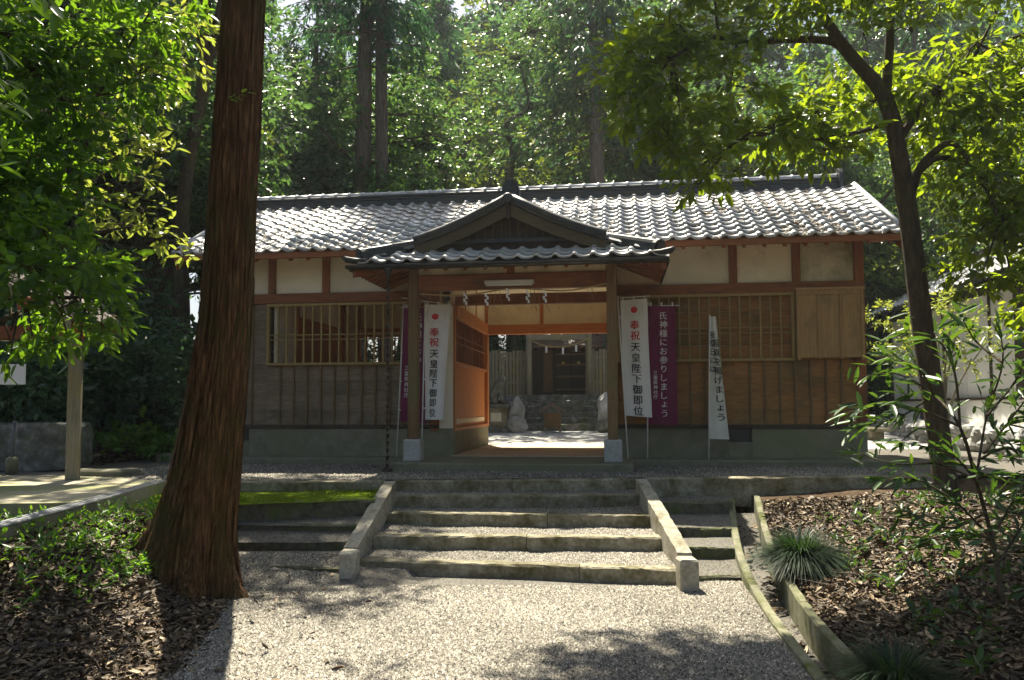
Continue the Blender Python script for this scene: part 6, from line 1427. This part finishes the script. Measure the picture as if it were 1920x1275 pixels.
n = 15000; d = rng.uniform(12, 19, n); u = -6.6-np.abs(rng.normal(0, 1, n))*3.0; litter('fallen_leaves', u, d, .12, 'brown fallen leaves on the slope below the hedge')
n = 170; d = rng.uniform(3.8, 8, n); u = np.interp(d, [1.2, 5, 7, 8], [-1.8, -2.0, -2.3, -2.6])+np.abs(rng.normal(0, .55, n)); litter('stray_leaves', u, d, .045, 'scattered stray leaves on the forecourt gravel', .02, zf=forecourt_z)
n = 160; d = np.concatenate([rng.uniform(4, 9, n)]); u = (drl(d)+drr(d))/2+rng.normal(0, .06, n); litter('drain_leaves', u, d, .07, 'dry leaves lying in the drain channel', .02, zf=lambda u, d: np.interp(d, DRL[:, 0], DRL[:, 2])-.17)
def twig_litter(u, d, label):
    n = len(u); x, y = plan(u, d); z = G(u, d)+.045; A = np.stack([x, y, z], 1); g = rng.uniform(0, 6.28, n); L = rng.uniform(.08, .42, n); B = A+np.stack([np.cos(g)*L, np.sin(g)*L, rng.normal(0, .02, n)], 1)
    V, l, c = twig_mesh(A, B, .0035, .0018, rng, .0); org = A.mean(0); link('fallen_twigs', np_mesh('fallen_twigs', V-org, l, c), 'bark_far', None, org, kind='stuff', label=label)
n = 700; d = rng.uniform(3.6, 9, n); twig_litter(drr(d)+.15+np.abs(rng.normal(0, 1, n))*1.6, d, 'thin fallen twigs on the shaded bank')
n = 500; d = rng.uniform(3.8, 7.6, n); twig_litter(np.interp(d, [3.6, 7.6], [-2.0, -2.9])-np.abs(rng.normal(0, 1, n))*1.2, d, 'thin fallen twigs on the bank around the cedar')
# debris in the tile troughs
n = 8000; x = rng.uniform(-5.6, 5.6, n); x = np.round((x/TW)-.69+.5)*TW-TW*.31+rng.normal(0, .035, n)*1.0; v = rng.random(n)**1.3*SLEN*.97; dens = wob(x, v*2, 1.3, 6); k = dens+rng.normal(0, .35, n) > .05; x, v = x[k], v[k]
P = np.stack([x, EAVE_Y+v*math.cos(SLP), EAVE_Z+v*math.sin(SLP)+.030+.02*rng.random(len(x))], 1); m = len(x); g = rng.uniform(0, 6.28, m); T = np.stack([np.cos(g), np.sin(g)*math.cos(SLP), np.sin(g)*math.sin(SLP)], 1); Nn = np.tile([0, -math.sin(SLP), math.cos(SLP)], (m, 1))+rng.normal(0, .3, (m, 3)); L = rng.uniform(.04, .11, m)
link('roof_litter', leaf_mesh('roof_litter', P-[0, 0, 3], T, Nn, L, L*.3, rng, False), 'dry_leaf', None, (0, 0, 3), kind='stuff', label='brown leaf litter caught in the roof tile troughs')
ma, mb_, mc, md = onZ(205, 950, -.125), onZ(703, 936, -.125), onZ(724, 915, -.095), onZ(270, 917, -.095); n = 9000; s_ = rng.random(n)[:, None]; t_ = rng.random(n)[:, None]
P = (ma+(mb_-ma)*s_)*(1-t_)+(md+(mc-md)*s_)*t_; P[:, 2] += -.008; k = wob(P[:, 0], P[:, 1], 4.0, 15) > -.35; P = P[k]; org = P.mean(0); m = len(P)
link('moss_tufts', leaf_mesh('moss_tufts', P-org, rng.normal(0, .5, (m, 3))+[0, 0, .8], rng.normal(0, 1, (m, 3)), rng.uniform(.012, .03, m), rng.uniform(.008, .014, m), rng, False), 'moss_leaf', None, org, kind='stuff', label='tiny cushions of bright moss below the terrace kerb')
# weeds on the left bank
n = 520; d = np.clip(rng.normal(6.7, .8, n), 4.4, 8.2); u = -3.0-np.abs(rng.normal(0, 1, n))*1.1; k = ~((u < -3.9) & (d > 7.2)); u, d = u[k], d[k]; x, y = plan(u, d); C = np.stack([x, y, G(u, d)+.05], 1); O = unit(rng.normal(0, .35, C.shape)+[0, 0, 1.0]); org = C.mean(0)
link('ground_weeds', sprays(C-org, O, 7, .12, .055, .34, .05, rng, True, name='w'), 'weed_leaf', None, org, kind='stuff', label='low green weeds growing through the leaf litter beside the cedar')
n = 220; d = rng.uniform(4, 8.5, n); u = drr(d)+.5+np.abs(rng.normal(0, 1, n))*1.5; x, y = plan(u, d); C = np.stack([x, y, G(u, d)+.05], 1); O = unit(rng.normal(0, .35, C.shape)+[0, 0, 1.0]); org = C.mean(0)
link('ground_weeds', sprays(C-org, O, 7, .15, .07, .4, .05, rng, True, name='w'), 'leaf_shrub', None, org, kind='stuff', label='small dark plants scattered over the shaded bank')

# ------------------------------------------------------------------ haze in the wood
hm = bpy.data.materials.new('haze'); hm.use_nodes = True; hn = hm.node_tree
hn.nodes.remove(hn.nodes['Principled BSDF']); pvn = hn.nodes.new('ShaderNodeVolumePrincipled')
pvn.inputs['Color'].default_value = (0.86, 0.93, 0.96, 1); pvn.inputs['Density'].default_value = 0.0007; pvn.inputs['Anisotropy'].default_value = 0.35
hn.links.new(pvn.outputs[0], [n for n in hn.nodes if n.type == 'OUTPUT_MATERIAL'][0].inputs['Volume'])
MATS['haze'] = hm
boxo('haze', (-85, -50, -3.5), (85, 125, 48), 'haze', None, .01, kind='stuff', label='thin bluish haze hanging in the forest air')
